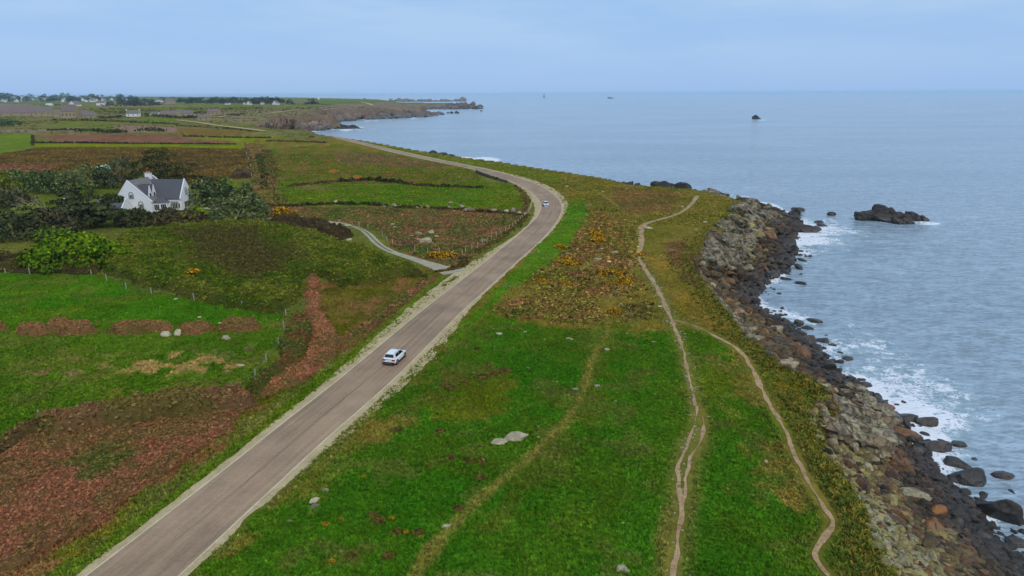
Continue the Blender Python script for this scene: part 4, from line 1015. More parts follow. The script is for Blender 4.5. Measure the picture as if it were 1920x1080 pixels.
scatter('loose_stones', np.c_[P[ri], tz2[ri] + rs * .15], rs, RNG.uniform(.75, 1.15, (len(ri), 1)) * np.ones(3), fv, 'scatter of small pale stones in the rough grass', 'stones')

# ---------------------------------------------------------------- foliage
def quads(C, N, size, rng, bias=.6):
    """leaf-sized quads at C, roughly facing N"""
    n = len(C); d = rng.normal(size=(n, 3)); d /= np.linalg.norm(d, axis=1)[:, None]
    q = N * bias + d * (1 - bias); q /= np.linalg.norm(q, axis=1)[:, None] + 1e-9
    a = np.cross(q, rng.normal(size=(n, 3))); a /= np.linalg.norm(a, axis=1)[:, None] + 1e-9; b = np.cross(q, a)
    s_ = (size * rng.uniform(.6, 1.3, n))[:, None]; a = a * s_; b = b * s_ * rng.uniform(.55, 1, (n, 1))
    V = np.stack([C - a - b * .4, C + b, C + a + b * .3, C - b * .9 + a * .2], 1).reshape(-1, 3)
    return V, np.arange(4 * n).reshape(-1, 4)
def blob_pts(blobs, n, rng, inner=.72):
    """points near the skins of a heap of ellipsoids (x,y,z,rx,ry,rz), those buried inside another one dropped"""
    B = np.array(blobs, float); w_ = (B[:, 3] * B[:, 4] + B[:, 3] * B[:, 5]); k_ = rng.choice(len(B), n, p=w_ / w_.sum())
    d = rng.normal(size=(n, 3)); d /= np.linalg.norm(d, axis=1)[:, None]; d[:, 2] = np.where(d[:, 2] < -.25, -d[:, 2] * .5, d[:, 2])
    r = rng.uniform(inner, 1.06, n)[:, None]; C = B[k_, :3] + d * B[k_, 3:6] * r
    ok = np.ones(n, bool)
    for j in range(len(B)):
        ok &= ~((((C - B[j, :3]) / B[j, 3:6]) ** 2).sum(1) < .42)
    return C[ok], d[ok], k_[ok]
def tint_mesh(name, V, F, mats, T, smooth=False):
    me = mesh_from(name, V, F, mats, smooth)
    a = me.color_attributes.new('tint', 'FLOAT_COLOR', 'POINT'); a.data.foreach_set('color', np.c_[T, np.ones(len(T))].astype(np.float32).ravel())
    return me
M_LEAF = mat_leaf('leaves', (1, 1, 1)); M_LEAFI = mat_leaf('ground_leaves')
M_BARK = plain('bark', A(96, 84, 76), .9, 3, .3); M_DEAD = plain('dead_wood', A(128, 116, 112), .9, 3, .25)
def crown(name, blobs, n, leaf, col, rng, var=.3, parent=None, col2=None, frac2=.3, inner=.72, bias=.55):
    C, d, k_ = blob_pts(blobs, n, rng, inner); V, F = quads(C, d, np.full(len(C), leaf), rng, bias)
    bt = rng.uniform(1 - var, 1 + var, len(blobs))[k_] * rng.uniform(1 - var * .8, 1 + var * .8, len(C))
    T = np.asarray(col)[None, :] * bt[:, None]
    if col2 is not None:
        m = (rng.random(len(C)) < frac2) & (d[:, 2] > -.1); T[m] = np.asarray(col2)[None, :] * bt[m][:, None]
    return link(name, tint_mesh(name, V, F, [M_LEAF], np.repeat(T, 4, 0)), parent)
def dome(rng, wx, wy, h, n=9, z0=.18):
    """a rounded crown as a heap of lobes"""
    L = [(0, 0, h * .45, wx * .34, wy * .34, h * .42)]
    for i in range(n):
        a = i * 2.4 + rng.uniform(-.4, .4); r = math.sqrt((i + .5) / n) * .72
        hh = h * (.40 + .42 * (1 - r)) * rng.uniform(.85, 1.1)
        L.append((math.cos(a) * wx * .5 * r, math.sin(a) * wy * .5 * r, max(hh - h * .12, h * z0), wx * rng.uniform(.15, .23), wy * rng.uniform(.15, .23), h * rng.uniform(.2, .3)))
        L.append((math.cos(a) * wx * .5 * r * 1.12, math.sin(a) * wy * .5 * r * 1.12, h * .2, wx * .19, wy * .19, h * .26))
    for i in range(7):
        a = i * .9; L.append((math.cos(a) * wx * .36, math.sin(a) * wy * .36, h * .1, wx * .16, wy * .16, h * .2))
    return L
def plates(rng, wx, wy, h, n=12):
    """a cypress: flat shelves of foliage in layers"""
    L = []
    for i in range(n):
        t = (i + .5) / n; rr = (1 - t) ** .6; a = rng.uniform(0, 6.28); r = rng.uniform(.1, .55) * rr
        L.append((math.cos(a) * wx * r, math.sin(a) * wy * r, h * (.22 + .74 * t), wx * (.14 + .2 * rr), wy * (.14 + .2 * rr), h * rng.uniform(.07, .11)))
    for i in range(9):
        a = i * .7; r = rng.uniform(.15, .38); L.append((math.cos(a) * wx * r, math.sin(a) * wy * r, h * rng.uniform(.1, .3), wx * .17, wy * .17, h * .17))
    return L
def px_at(px, py):
    g = gpt(px, py); return g, math.hypot(g.x, g.y, HC - g.z) / FPX
def tree(name, px, py, wp, hp, style, col, label, n=1500, leaf=.32, col2=None, cat='tree', group=None, seed=0, deep=.8, trunk=True, frac2=.3):
    rng = np.random.default_rng(seed or int(px * 7 + py)); g, m = px_at(px, py)
    W_ = wp * m; H_ = hp * m * 1.04; t = empty(name, g - Vector((0, 0, .1))); tag(t, label, cat, group)
    L = dome(rng, W_, W_ * deep, H_) if style == 'dome' else plates(rng, W_, W_ * deep, H_)
    if style == 'plates': L.append((0, 0, H_ * .3, W_ * .3, W_ * .3 * deep, H_ * .28))
    crown('crown', L, int(n * 1.9), leaf * 1.3, np.asarray(col) * 1.45, rng, parent=t, col2=None if col2 is None else np.asarray(col2) * 1.0, frac2=frac2, inner=.6, var=.28)
    if trunk:
        b = MB(); r = max(.12, H_ * .035); b.tube((0, 0, -.2), (W_ * .02, 0, H_ * .55), r, r * .5)
        for j in range(4):
            a = j * 1.6 + rng.uniform(0, 1); b.tube((0, 0, H_ * (.12 + .08 * j)), (math.cos(a) * W_ * .3, math.sin(a) * W_ * .3 * deep, H_ * (.4 + .1 * j)), r * .5, r * .2, 5)
        b.build('trunk', M_BARK, t)
    return t
GG = A(72, 84, 48); GGL = A(118, 122, 84); DK = A(42, 46, 34); DKO = A(70, 72, 32); BR = A(70, 60, 46); LIME = A(98, 124, 26); MID = A(58, 74, 40)
TREES = [ # px, base y, w, h, style, colour, second colour (lighter tops, highlights put into the leaf colour), label, n
 (306,352,96,62,'plates',A(48,52,32),A(86,86,38),'dark flat layered cypress spreading behind the white house',3000),
 (232,352,66,56,'dome',A(62,70,54),A(92,96,72),'tall grey green tree just left of the dark cypress',1900),
 (196,352,40,40,'dome',A(40,52,38),A(66,74,50),'small dark tree beside the pale greenhouse',900),
 (168,352,52,42,'dome',A(70,84,50),GGL,'grey green rounded tree below the pale greenhouse',1200),
 (140,362,60,40,'dome',A(74,86,56),GGL,'rounded shrub tree with greyish top left of the lawn',1400),
 (104,362,58,42,'dome',A(54,72,44),A(100,106,72),'middle one of the rounded shrub trees along the heath',1400),
 (66,360,56,38,'dome',A(58,76,46),A(98,108,70),'rounded shrub tree second from the picture edge along the heath',1300),
 (28,358,56,38,'dome',A(60,82,44),A(92,108,62),'rounded green shrub tree at the picture edge along the heath',1300),
 (6,372,52,40,'plates',A(76,84,28),A(104,108,34),'yellow green layered conifer at the picture edge',1200),
 (20,392,70,34,'dome',A(48,52,38),A(70,72,44),'very dark low tree under the yellow green conifer',1200),
 (150,372,22,22,'dome',A(70,96,26),LIME,'small bright green bush on the garden lawn',500),
 (390,386,70,56,'dome',A(48,62,42),A(112,118,82),'large dark rounded tree touching the right gable of the house',2600),
 (420,384,56,50,'dome',A(52,66,44),A(104,112,76),'rounded tree between the gable tree and the purple bush',1500),
 (462,388,46,44,'dome',A(64,76,46),A(100,106,70),'greyish shrub tree at the right end of the garden trees',1200),
 (425,352,30,20,'dome',A(96,128,24),A(110,140,40),'lime green bush peeping above the rounded garden trees',500),
 (440,372,22,18,'dome',A(92,122,26),LIME,'small lime green bush low between the garden trees',400),
 (452,333,34,18,'dome',A(76,62,58),A(92,78,66),'purple brown leafless bush at the edge of the heath',500),
 (448,414,104,54,'dome',A(66,76,50),A(116,120,88),'big spreading grey green tree in front of the drive',2800),
 (150,428,96,62,'plates',A(50,54,42),A(76,76,54),'broad dark windswept conifer in front of the lawn',2600),
 (215,424,80,50,'plates',A(48,56,40),A(78,80,54),'dark conifer hiding the corner of the garage',2200),
 (262,424,60,34,'dome',A(48,54,36),A(78,70,52),'dark shrub under the front gable of the house',1300),
 (318,422,70,32,'dome',A(62,56,42),A(84,78,58),'brownish shrub in front of the bay window',1500),
 (362,420,50,30,'dome',A(70,62,46),A(94,92,56),'brown green shrub right of the bay window shrub',1000),
 (366,398,26,14,'dome',A(98,120,40),LIME,'light green bush beside the corner of the house',400),
 (95,440,80,46,'dome',A(58,56,46),A(82,74,60),'dark brown tangled tree below the dead branches',1800),
 (30,448,90,46,'dome',A(50,56,42),A(74,78,52),'dark tree mass at the picture edge above the pasture',1900),
 (60,412,60,24,'plates',A(84,96,48),A(112,118,66),'flat pale green layered bush among dead branches',1000),
 (100,452,56,28,'dome',A(66,86,34),A(82,100,40),'mid green bush left above the bright dome bush',900),
 (145,498,146,60,'dome',A(62,88,14),A(104,122,20),'bright yellow green dome shaped bush beside the upper pasture',5200),
 (300,348,30,24,'dome',A(50,62,34),A(80,84,40),'small dark green tree behind the house chimney',600),
 (276,360,40,34,'dome',A(56,72,36),A(84,94,46),'rounded green tree close to the left roof slope',900),
 (584,258,10,5,'dome',A(70,76,50),A(92,96,62),'lone round bush on the coastal edge of the bay',200),
]
for px, py, wp, hp, st, c1, c2, lab, n in TREES:
    tree('shrub_tree' if 'bush' not in lab and 'shrub under' not in lab else 'bush', px, py, wp, hp, st, c1, lab, n, .34 if wp > 30 else .26, c2, 'bush' if ('bush' in lab.split(' with')[0] and 'tree' not in lab) else 'tree', 'trees and bushes of the garden')
# dead windswept limbs at the left
for px, py, lab in [(104,412,'grey dead windswept limbs leaning over the garden edge'), (62,392,'thin bare grey branches rising left of the lawn')]:
    g, m = px_at(px, py); t = tag(empty('dead_tree', g), lab, 'dead tree'); rng = np.random.default_rng(int(px)); b = MB()
    tip = Vector((-9, 2, 8)); b.tube((0, 0, -.2), tip * .5, .3, .2); b.build('trunk', M_DEAD, t); b = MB()
    for j in range(16):
        a = rng.uniform(.2, .8); p0 = tip * (.5 * a + .1); p1 = p0 + Vector((rng.uniform(-8, -1), rng.uniform(-3, 3), rng.uniform(-.5, 4))); b.tube(p0, p1, .13, .05, 5)
        for _ in range(3): b.tube(p0.lerp(p1, rng.uniform(.4, .9)), p1 + Vector(rng.uniform(-1.6, 1.6, 3)), .06, .03, 4)
    b.build('branches', M_DEAD, t)

# ---------------------------------------------------------------- small plants for the scatters
def tuft(seed, blades=9, spread=.5, wid=.13, lean=.5):
    rng = np.random.default_rng(seed); V = []; F = []
    for i in range(blades):
        a = rng.uniform(0, 6.28); r = rng.uniform(0, spread); p = np.array([math.cos(a) * r, math.sin(a) * r, -.1]); o_ = rng.uniform(0, 6.28)
        dr = np.array([math.cos(o_), math.sin(o_), 0]) * rng.uniform(.15, lean); sd2 = np.array([-math.sin(o_), math.cos(o_), 0]) * wid
        h = rng.uniform(.55, 1.1); b0 = len(V)
        V += [p - sd2, p + sd2, p + dr * .5 + sd2 * .8 + [0, 0, h * .6], p + dr * .5 - sd2 * .8 + [0, 0, h * .6], p + dr * 1.5 + [0, 0, h]]
        F += [(b0, b0 + 1, b0 + 2, b0 + 2), (b0, b0 + 2, b0 + 3, b0 + 3), (b0 + 3, b0 + 2, b0 + 4, b0 + 4)]
    F3 = np.array([f[:3] for f in F]); return np.array(V), F3
def clump(seed, n=16, leaf=.34, flat=.7):
    rng = np.random.default_rng(seed); d = rng.normal(size=(n, 3)); d /= np.linalg.norm(d, axis=1)[:, None]; d[:, 2] = np.abs(d[:, 2])
    V, F = quads(d * np.array([.75, .75, flat]) * rng.uniform(.5, 1, (n, 1)), d, np.full(n, leaf), rng, .5); return V, F
TUFTS = [variant('grass_tuft', *tuft(i), M_LEAFI) for i in range(5)]
CLUMPS = [variant('leaf_clump', *clump(i), M_LEAFI) for i in range(5)]
FRONDS = [variant('bracken_frond', *clump(i + 20, 12, .42, .45), M_LEAFI) for i in range(4)]
def grid_pick(ids, n, cond=None, near=None):
    m = np.isin(gzid, [NID[i] for i in ids])
    if cond is not None: m &= cond
    i = np.nonzero(m)[0]; k_ = RNG.choice(i, n, replace=len(i) < n); j = RNG.normal(0, .35, (n, 2)) * (np.hypot(X[k_], Y[k_]) / 400)[:, None]
    return k_, np.c_[P[k_] + j, tz2[k_]]
offroad = np.minimum(np.minimum(seg_dist(P, RCc, False) - 4.2, seg_dist(P, DCc, False) - 2.0), np.min([seg_dist(P, c, False) for c in PLc], 0) - .55)
BR_T = [A(120, 84, 64), A(104, 74, 56)]
def grass_cover(name, ids, n, hmin, hmax, label, cat, cond=None, variants=TUFTS, tv=.19, far=.0011, gain=1.5, sxy=1.3):
    c_ = (offroad > .2) if cond is None else cond & (offroad > .2)
    k_, pts = grid_pick(ids, n, c_); dist = np.hypot(X[k_], Y[k_])
    h = np.maximum(RNG.uniform(hmin, hmax, n), dist * far * RNG.uniform(.7, 1.2, n)) 
    t = gcol[k_] * np.exp(RNG.normal(-.03, tv * 1.15, (n, 1))) * gain * np.array([1, 1, 1]) * RNG.normal(1, .06, (n, 3))
    return scatter(name, pts, np.stack([h * sxy, h * sxy, h], 1), t, variants, label, cat)
near_ = (Y < 190) & (np.abs(X) < Y * .8 + 6)
grass_cover('grass', ['clifftop_grass', 'trodden_path'], 120000, .10, .30, 'short green and olive turf between the road and the cliff edge', 'grass', near_)
grass_cover('pasture_grass', ['pasture', 'roadside_grass', 'rough_grass', 'ground', 'bracken_bed', 'garden_lawn'], 80000, .12, .34, 'grass of the two walled pastures and the road edge', 'grass', near_)
grass_cover('heather', ['heath'], 26000, .2, .5, 'low brown heather and gorse scrub', 'heather', (Y < 520), CLUMPS, .35)
grass_cover('rough_tussocks', ['rough_field'], 24000, .15, .4, 'tussocky rough grass of the unfenced fields beyond the drive', 'grass', (Y < 420), CLUMPS, .3)
grass_cover('far_grass', ['clifftop_grass', 'pasture', 'rough_grass'], 22000, .15, .35, 'coarse turf of the far slopes and fields', 'grass', (Y >= 190) & (Y < 420), CLUMPS, .3)
# taller golden tussocks along the cliff edge
k_, pts = grid_pick(['clifftop_grass', 'soil_bank'], 9000, (Y < 230) & (dE > -1.6) & (offroad > .5) & (dE < .4 + 5 * RNG.random(len(Y)) ** 2.2))
hh = RNG.uniform(.25, .6, len(k_)); tcol = np.where((RNG.random(len(k_)) < .5)[:, None], A(116, 104, 48), A(78, 92, 38)) * RNG.uniform(.75, 1.5, (len(k_), 1))
scatter('cliff_edge_tussocks', pts, np.stack([hh * 1.4, hh * 1.4, hh], 1), tcol, TUFTS, 'long golden grass hanging along the cliff edge', 'grass', tilt=.3)

m_ = np.isin(gzid, [NID['far_fields'], NID['rough_field'], NID['ground']]) & (Y > 330) & (Y < 1600) & (offroad > 6)
i_ = np.nonzero(m_ & (fbm(X / 40, Y / 14, 3, 87) > .53))[0]; k_ = RNG.choice(i_, 3200); sz_ = np.hypot(X[k_], Y[k_]) / FPX * RNG.uniform(.8, 2.0, 3200)
scatter('far_scrub', np.c_[P[k_], tz2[k_]], np.stack([sz_ * 1.9, sz_ * .9, sz_ * .8], 1), np.where((RNG.random(3200) < .7)[:, None], A(62, 68, 44), A(92, 76, 58)) * np.exp(RNG.normal(0, .25, (3200, 1))) * 1.3, CLUMPS, 'low dark scrub dotted over the distant fields', 'scrub')
# ---------------------------------------------------------------- tall covers: bramble thicket, bracken, banks
def cover(name, poly_px, height, edge, step, per, leaf, ca, cb, variants, label, cat, kind='stuff', seed=1, rough=.45, gain=1.4, patch=None, ground=None, wl=4.0):
    """dense growth standing on the ground inside a polygon: a bumpy canopy with leaf clumps on it"""
    pl = land_pt(poly_px) if ground is None else ground; mn, mx = pl.min(0) - 1, pl.max(0) + 1
    gx, gy = np.meshgrid(np.arange(mn[0], mx[0], step), np.arange(mn[1], mx[1], step)); sh = gx.shape
    Q = np.c_[gx.ravel(), gy.ravel()]; d = sdf(Q, pl) + (fbm(Q[:, 0] / 2.5, Q[:, 1] / 2.5, 3, seed) - .5) * 2.4 * min(1, edge)
    nz = fbm(Q[:, 0] / wl, Q[:, 1] / wl, 4, seed + 5)
    hh = height * sm(-.1, edge, d) * (1 - rough + 2 * rough * nz) * (.85 + .3 * vn(Q[:, 0] / 1.1, Q[:, 1] / 1.1, seed + 9))
    z = hb(Q[:, 0], Q[:, 1]) + hh - .12
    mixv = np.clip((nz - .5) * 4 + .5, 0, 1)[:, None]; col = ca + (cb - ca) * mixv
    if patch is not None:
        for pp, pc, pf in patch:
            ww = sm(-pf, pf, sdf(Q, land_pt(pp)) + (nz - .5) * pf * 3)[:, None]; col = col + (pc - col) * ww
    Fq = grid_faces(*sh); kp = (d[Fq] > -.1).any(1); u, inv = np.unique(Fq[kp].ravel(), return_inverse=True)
    o = link(name, tint_mesh(name, np.c_[Q, z][u], inv.reshape(-1, 4), [M_LEAF], col[u] * (.66 if variants is FRONDS else .45) + A(52, 42, 30) * (.12 if variants is FRONDS else .45), True))  # canopy darkened towards twig brown: shade between leaf clumps put into its colour
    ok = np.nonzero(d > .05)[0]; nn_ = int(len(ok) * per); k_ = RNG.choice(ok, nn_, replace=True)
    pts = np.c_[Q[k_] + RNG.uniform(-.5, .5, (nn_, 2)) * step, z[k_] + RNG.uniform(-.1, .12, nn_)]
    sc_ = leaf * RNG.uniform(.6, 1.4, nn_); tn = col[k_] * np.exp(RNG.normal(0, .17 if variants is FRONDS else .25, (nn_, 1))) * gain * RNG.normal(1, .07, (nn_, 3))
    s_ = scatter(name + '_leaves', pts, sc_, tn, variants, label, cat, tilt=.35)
    if kind == 'stuff': tag(o, label + ', the dense body below its leaves', cat, None, 'stuff')
    else:
        tag(o, label, cat); s_.parent = o; del s_['label']; del s_['category']; s_.name = 'leaves'
    return o
PURP = A(66, 50, 46); DG = A(66, 84, 18); DG2 = A(92, 98, 34)
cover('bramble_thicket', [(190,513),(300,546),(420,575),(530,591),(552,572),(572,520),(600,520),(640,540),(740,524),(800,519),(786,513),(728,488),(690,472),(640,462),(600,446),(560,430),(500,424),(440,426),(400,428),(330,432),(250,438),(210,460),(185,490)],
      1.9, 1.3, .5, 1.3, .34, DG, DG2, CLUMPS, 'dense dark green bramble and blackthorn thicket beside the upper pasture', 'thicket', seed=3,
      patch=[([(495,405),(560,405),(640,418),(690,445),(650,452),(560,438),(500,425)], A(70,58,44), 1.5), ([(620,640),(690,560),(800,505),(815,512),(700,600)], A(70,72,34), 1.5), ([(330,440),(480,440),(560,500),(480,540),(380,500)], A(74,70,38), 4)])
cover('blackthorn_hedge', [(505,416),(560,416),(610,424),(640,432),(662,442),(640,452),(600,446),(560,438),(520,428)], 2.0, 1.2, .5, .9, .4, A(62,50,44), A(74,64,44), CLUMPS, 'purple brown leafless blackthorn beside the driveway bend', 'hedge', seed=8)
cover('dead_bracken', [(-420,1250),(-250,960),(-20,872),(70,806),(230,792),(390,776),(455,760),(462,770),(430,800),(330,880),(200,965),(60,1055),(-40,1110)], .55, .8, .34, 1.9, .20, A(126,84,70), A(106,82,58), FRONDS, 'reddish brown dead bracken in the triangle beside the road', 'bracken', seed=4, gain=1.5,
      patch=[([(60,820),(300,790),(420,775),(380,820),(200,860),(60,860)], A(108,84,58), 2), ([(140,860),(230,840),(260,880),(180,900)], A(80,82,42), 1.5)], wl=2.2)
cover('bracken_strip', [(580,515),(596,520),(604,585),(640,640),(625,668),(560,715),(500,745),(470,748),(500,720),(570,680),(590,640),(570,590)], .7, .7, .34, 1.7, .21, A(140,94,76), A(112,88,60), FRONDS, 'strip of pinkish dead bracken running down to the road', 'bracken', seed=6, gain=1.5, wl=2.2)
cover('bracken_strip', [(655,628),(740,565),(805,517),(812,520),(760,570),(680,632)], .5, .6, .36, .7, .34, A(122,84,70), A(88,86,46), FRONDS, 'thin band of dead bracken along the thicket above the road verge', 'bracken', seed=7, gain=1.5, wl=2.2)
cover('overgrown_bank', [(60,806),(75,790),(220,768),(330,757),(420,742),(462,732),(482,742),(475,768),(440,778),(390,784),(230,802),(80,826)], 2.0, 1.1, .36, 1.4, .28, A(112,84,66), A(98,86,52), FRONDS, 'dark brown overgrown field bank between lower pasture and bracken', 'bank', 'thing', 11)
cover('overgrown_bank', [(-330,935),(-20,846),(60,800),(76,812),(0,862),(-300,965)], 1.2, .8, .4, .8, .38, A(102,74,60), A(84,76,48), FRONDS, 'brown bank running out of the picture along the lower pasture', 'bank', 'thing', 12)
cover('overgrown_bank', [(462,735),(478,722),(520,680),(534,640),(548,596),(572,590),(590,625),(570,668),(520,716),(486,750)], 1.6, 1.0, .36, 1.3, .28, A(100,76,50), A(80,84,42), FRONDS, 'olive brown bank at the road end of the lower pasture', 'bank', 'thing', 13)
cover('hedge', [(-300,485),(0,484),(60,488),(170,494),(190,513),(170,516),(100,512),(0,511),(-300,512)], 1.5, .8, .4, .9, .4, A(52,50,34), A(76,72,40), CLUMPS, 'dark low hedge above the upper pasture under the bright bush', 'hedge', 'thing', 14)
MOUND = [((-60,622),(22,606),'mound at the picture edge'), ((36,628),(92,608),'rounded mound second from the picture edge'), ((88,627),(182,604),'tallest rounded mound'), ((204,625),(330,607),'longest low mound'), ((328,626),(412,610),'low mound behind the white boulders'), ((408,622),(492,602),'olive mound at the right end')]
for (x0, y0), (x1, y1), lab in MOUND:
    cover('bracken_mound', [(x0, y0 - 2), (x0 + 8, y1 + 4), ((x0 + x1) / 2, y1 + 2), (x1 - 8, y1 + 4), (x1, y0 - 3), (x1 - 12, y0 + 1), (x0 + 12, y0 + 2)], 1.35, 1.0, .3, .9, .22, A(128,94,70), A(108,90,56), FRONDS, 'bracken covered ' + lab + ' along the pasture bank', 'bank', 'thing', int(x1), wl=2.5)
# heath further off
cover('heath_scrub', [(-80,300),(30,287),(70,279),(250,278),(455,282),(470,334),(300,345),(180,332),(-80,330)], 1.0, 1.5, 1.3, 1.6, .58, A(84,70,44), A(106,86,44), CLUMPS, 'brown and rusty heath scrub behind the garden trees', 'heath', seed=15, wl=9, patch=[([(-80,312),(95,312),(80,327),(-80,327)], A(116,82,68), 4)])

# ---------------------------------------------------------------- hedges and wall lines across the fields
def hedge_line(px_line, hp, wp, ca, cb, label, n=600, leaf=.4, seed=1, name='hedge', cat='hedge', vary=.6):
    rng = np.random.default_rng(seed); l = smooth_line(land_pt(px_line), 1.2); m = np.hypot(np.hypot(l[:, 0], l[:, 1]), 36) / FPX
    step = max(1, int(len(l) / 60)); B = []
    for i in range(0, len(l), step):
        h = hp * m[i] * rng.uniform(1 - vary, 1.15); r = max(wp * m[i] * .5, .4) * rng.uniform(.8, 1.3); sp = max(step * .9, r)
        B.append((l[i, 0] + rng.normal() * .4, l[i, 1] + rng.normal() * r * .3, float(hb(l[i:i+1, 0], l[i:i+1, 1])[0]) + h * .35, sp * 1.1, r, h * .65))
    C, d, k_ = blob_pts(B, n, rng, .7); V, F = quads(C, d, np.full(len(C), leaf), rng, .5)
    T = (ca + (cb - ca) * rng.random((len(B), 1)))[k_] * rng.uniform(.7, 1.35, (len(C), 1)); o0 = np.array([l[0, 0], l[0, 1], 0])
    return tag(link(name, tint_mesh(name, V - o0, F, [M_LEAF], np.repeat(T, 4, 0)), loc=o0), label, cat)
OL = A(74, 76, 40); DB = A(66, 56, 44); BRN = A(112, 84, 62)
HEDGES = [
 ([(500,386),(540,388),(560,388)],6,7,DB,OL,'dark overgrown wall line at its garden end',700,.4),
 ([(570,386),(620,383),(640,383)],6,7,DB,OL,'dark wall line section below the bright green field',700,.4),
 ([(652,384),(690,384),(722,388)],7,7,A(54,60,36),OL,'dark green wall line section with low ivy',800,.4),
 ([(745,389),(800,391),(870,395),(930,399),(985,404)],5,6,DB,A(84,74,50),'low brown wall line ending near the road bend',1200,.4),
 ([(535,350),(580,346),(640,340)],4,8,A(84,74,48),BRN,'brownish hedge line at the back of the green field',500,.5),
 ([(640,342),(690,338),(720,341),(760,345)],8,8,A(54,58,34),DB,'taller dark hedge at the back of the green field',1000,.5),
 ([(760,346),(790,349),(850,351),(905,353)],5,6,A(88,66,54),DB,'purple brown hedge leading towards the road wall',800,.5),
 ([(458,278),(466,295),(474,315),(480,345)],2.4,5,A(112,92,68),OL,'left pale hedge of the green lane beside the heath',600,.5),
 ([(500,282),(508,300),(516,330),(522,360),(524,392)],2.4,5,A(104,84,64),OL,'right brown hedge of the green lane beside the fields',800,.5),
 ([(485,290),(490,310),(495,330),(497,355)],3,12,A(54,66,34),OL,'dark bushes growing down the middle of the green lane',700,.6),
 ([(62,268.5),(140,268.5),(240,269.5)],2.4,4,A(50,54,34),DB,'thin dark hedge left half below the ploughed field',600,.9),
 ([(240,269.5),(340,270),(440,271)],2,4,A(70,66,44),DB,'thin hedge right half below the ploughed field',500,.9),
 ([(62,254),(62,262),(61,272)],1,2.5,OL,DB,'short hedge at the left end of the ploughed field',200,.9),
 ([(150,246),(172,246),(190,247)],5,10,A(46,58,36),OL,'left dark bush clump above the ploughed field',350,1.0),
 ([(190,250),(215,249),(232,249)],6,10,A(44,56,36),A(72,76,44),'middle dark bush clump above the ploughed field',400,1.0),
 ([(258,246),(280,245),(303,247)],6,10,A(50,60,38),OL,'right dark bush clump above the ploughed field',350,1.0),
 ([(95,245),(120,244),(142,244)],2.5,6,A(52,62,36),OL,'low bush line left of the dark bush clumps',200,1.0),
 ([(-30,240),(5,238),(28,236)],8,16,A(66,58,48),A(60,66,44),'brown dark bush at the picture edge below the farm',300,1.2),
 ([(100,226),(160,226),(240,229),(330,233)],2.2,6,OL,DB,'hedge line across the strips below the farm',500,1.2),
 ([(185,222),(205,222),(225,220)],4,8,A(60,62,42),DB,'scrub between the farm and the white farmhouse',300,1.2),
 ([(212,212),(228,211),(240,213)],3,8,A(76,64,52),DB,'brown scrub left of the white farmhouse',200,1.2),
 ([(265,217),(285,218),(305,219)],4,8,A(48,58,40),OL,'dark hedge between white farmhouse and grey barn',300,1.2),
 ([(300,220),(320,221),(336,222)],5,8,A(56,58,42),DB,'dark shrubs in front of the grey barn',300,1.2),
 ([(340,222),(356,222),(366,221)],5,8,A(50,56,38),DB,'dark shrubs in front of the stone farmhouse',250,1.2),
 ([(366,214),(380,212),(392,211)],3,8,A(60,62,44),OL,'hedge behind the stone cottage',200,1.2),
 ([(330,236),(420,241),(480,247)],1.6,5,A(96,74,52),OL,'thin brown hedge along the far pale road',300,1.2),
 ([(340,256),(420,258),(505,259)],1.8,5,OL,DB,'dark dashed hedge above the light green strip',400,1.0),
 ([(500,265),(560,266),(610,268)],2,6,OL,A(84,86,50),'low scrub on the brow left of the distant road',400,.9),
 ([(415,218),(440,216),(455,215)],2,8,A(64,64,50),DB,'dark scrub right of the far cottage',200,1.3),
 ([(424,204),(455,203),(490,202)],2,8,A(60,70,50),OL,'far hedge under the wooded skyline',200,1.6),
 ([(190,199.5),(245,199.5),(298,198)],3,8,A(56,60,44),DB,'long dark hedge under the far village',400,2.0),
 ([(60,199),(90,198),(130,197)],2,8,A(52,62,44),OL,'short hedge left of the white gabled cottage',200,2.0),
 ([(545,196),(590,196.5),(615,197)],2,8,A(58,70,52),OL,'hedge at the foot of the far green hill',200,2.0),
 ([(823,510),(850,505),(868,497),(875,485)],5,8,A(66,64,38),A(92,76,48),'low hedge at the corner of driveway and road',700,.3),
 ([(890,478),(930,452),(965,428),(985,408)],4,5,A(96,82,50),A(78,84,44),'brown grass hedge along the roadside fence',900,.3),
 ([(965,350),(980,362),(988,378),(984,395)],5,5,A(108,86,58),A(92,76,52),'brown reedy growth beside the fence on the bend',600,.3),
]
for i, (l, hp, wp, ca, cb, lab, n, lf) in enumerate(HEDGES): hedge_line(l, hp, wp, ca, cb, lab, n, lf, 50 + i)
for px, py, wp, hp, lab in [(671,337,17,9,'orange brown straw heap at the edge of the green field'), (625,323,18,5,'small flat straw coloured heap beyond the hedge')]:
    tree('straw_heap', px, py, wp, hp, 'dome', A(160, 112, 62), lab, 500, .4, A(178, 134, 84), 'heap', trunk=False)

# ---------------------------------------------------------------- gorse in flower
M_FLOWER = mat_leaf('gorse_flowers', (1, 1, 1), .7, .2)
def gorse_kind(seed):
    rng = np.random.default_rng(seed); L = dome(rng, 2, 2, .9, 6, .1)
    C, d, k_ = blob_pts(L, 420, rng, .7); V, F = quads(C, d, np.full(len(C), .13), rng, .4); T = np.repeat(np.where((rng.random(len(C)) < .5)[:, None], A(76, 68, 36), A(96, 84, 42)) * rng.uniform(.7, 1.4, (len(C), 1)), 4, 0)
    a = tint_mesh('gorse_bush', V, F, [M_LEAF], T)
    C, d, k_ = blob_pts(L, 210, rng, 1.0); ok = d[:, 2] > -.05; C, d = C[ok] * 1.03, d[ok]; V, F = quads(C, d, np.full(len(C), .15), rng, .3)
    b = tint_mesh('blossom', V, F, [M_LEAF], np.repeat(A(196, 146, 22) * rng.uniform(.7, 1.25, (len(C), 1)), 4, 0)); return a, b
GK = [gorse_kind(i) for i in range(4)]
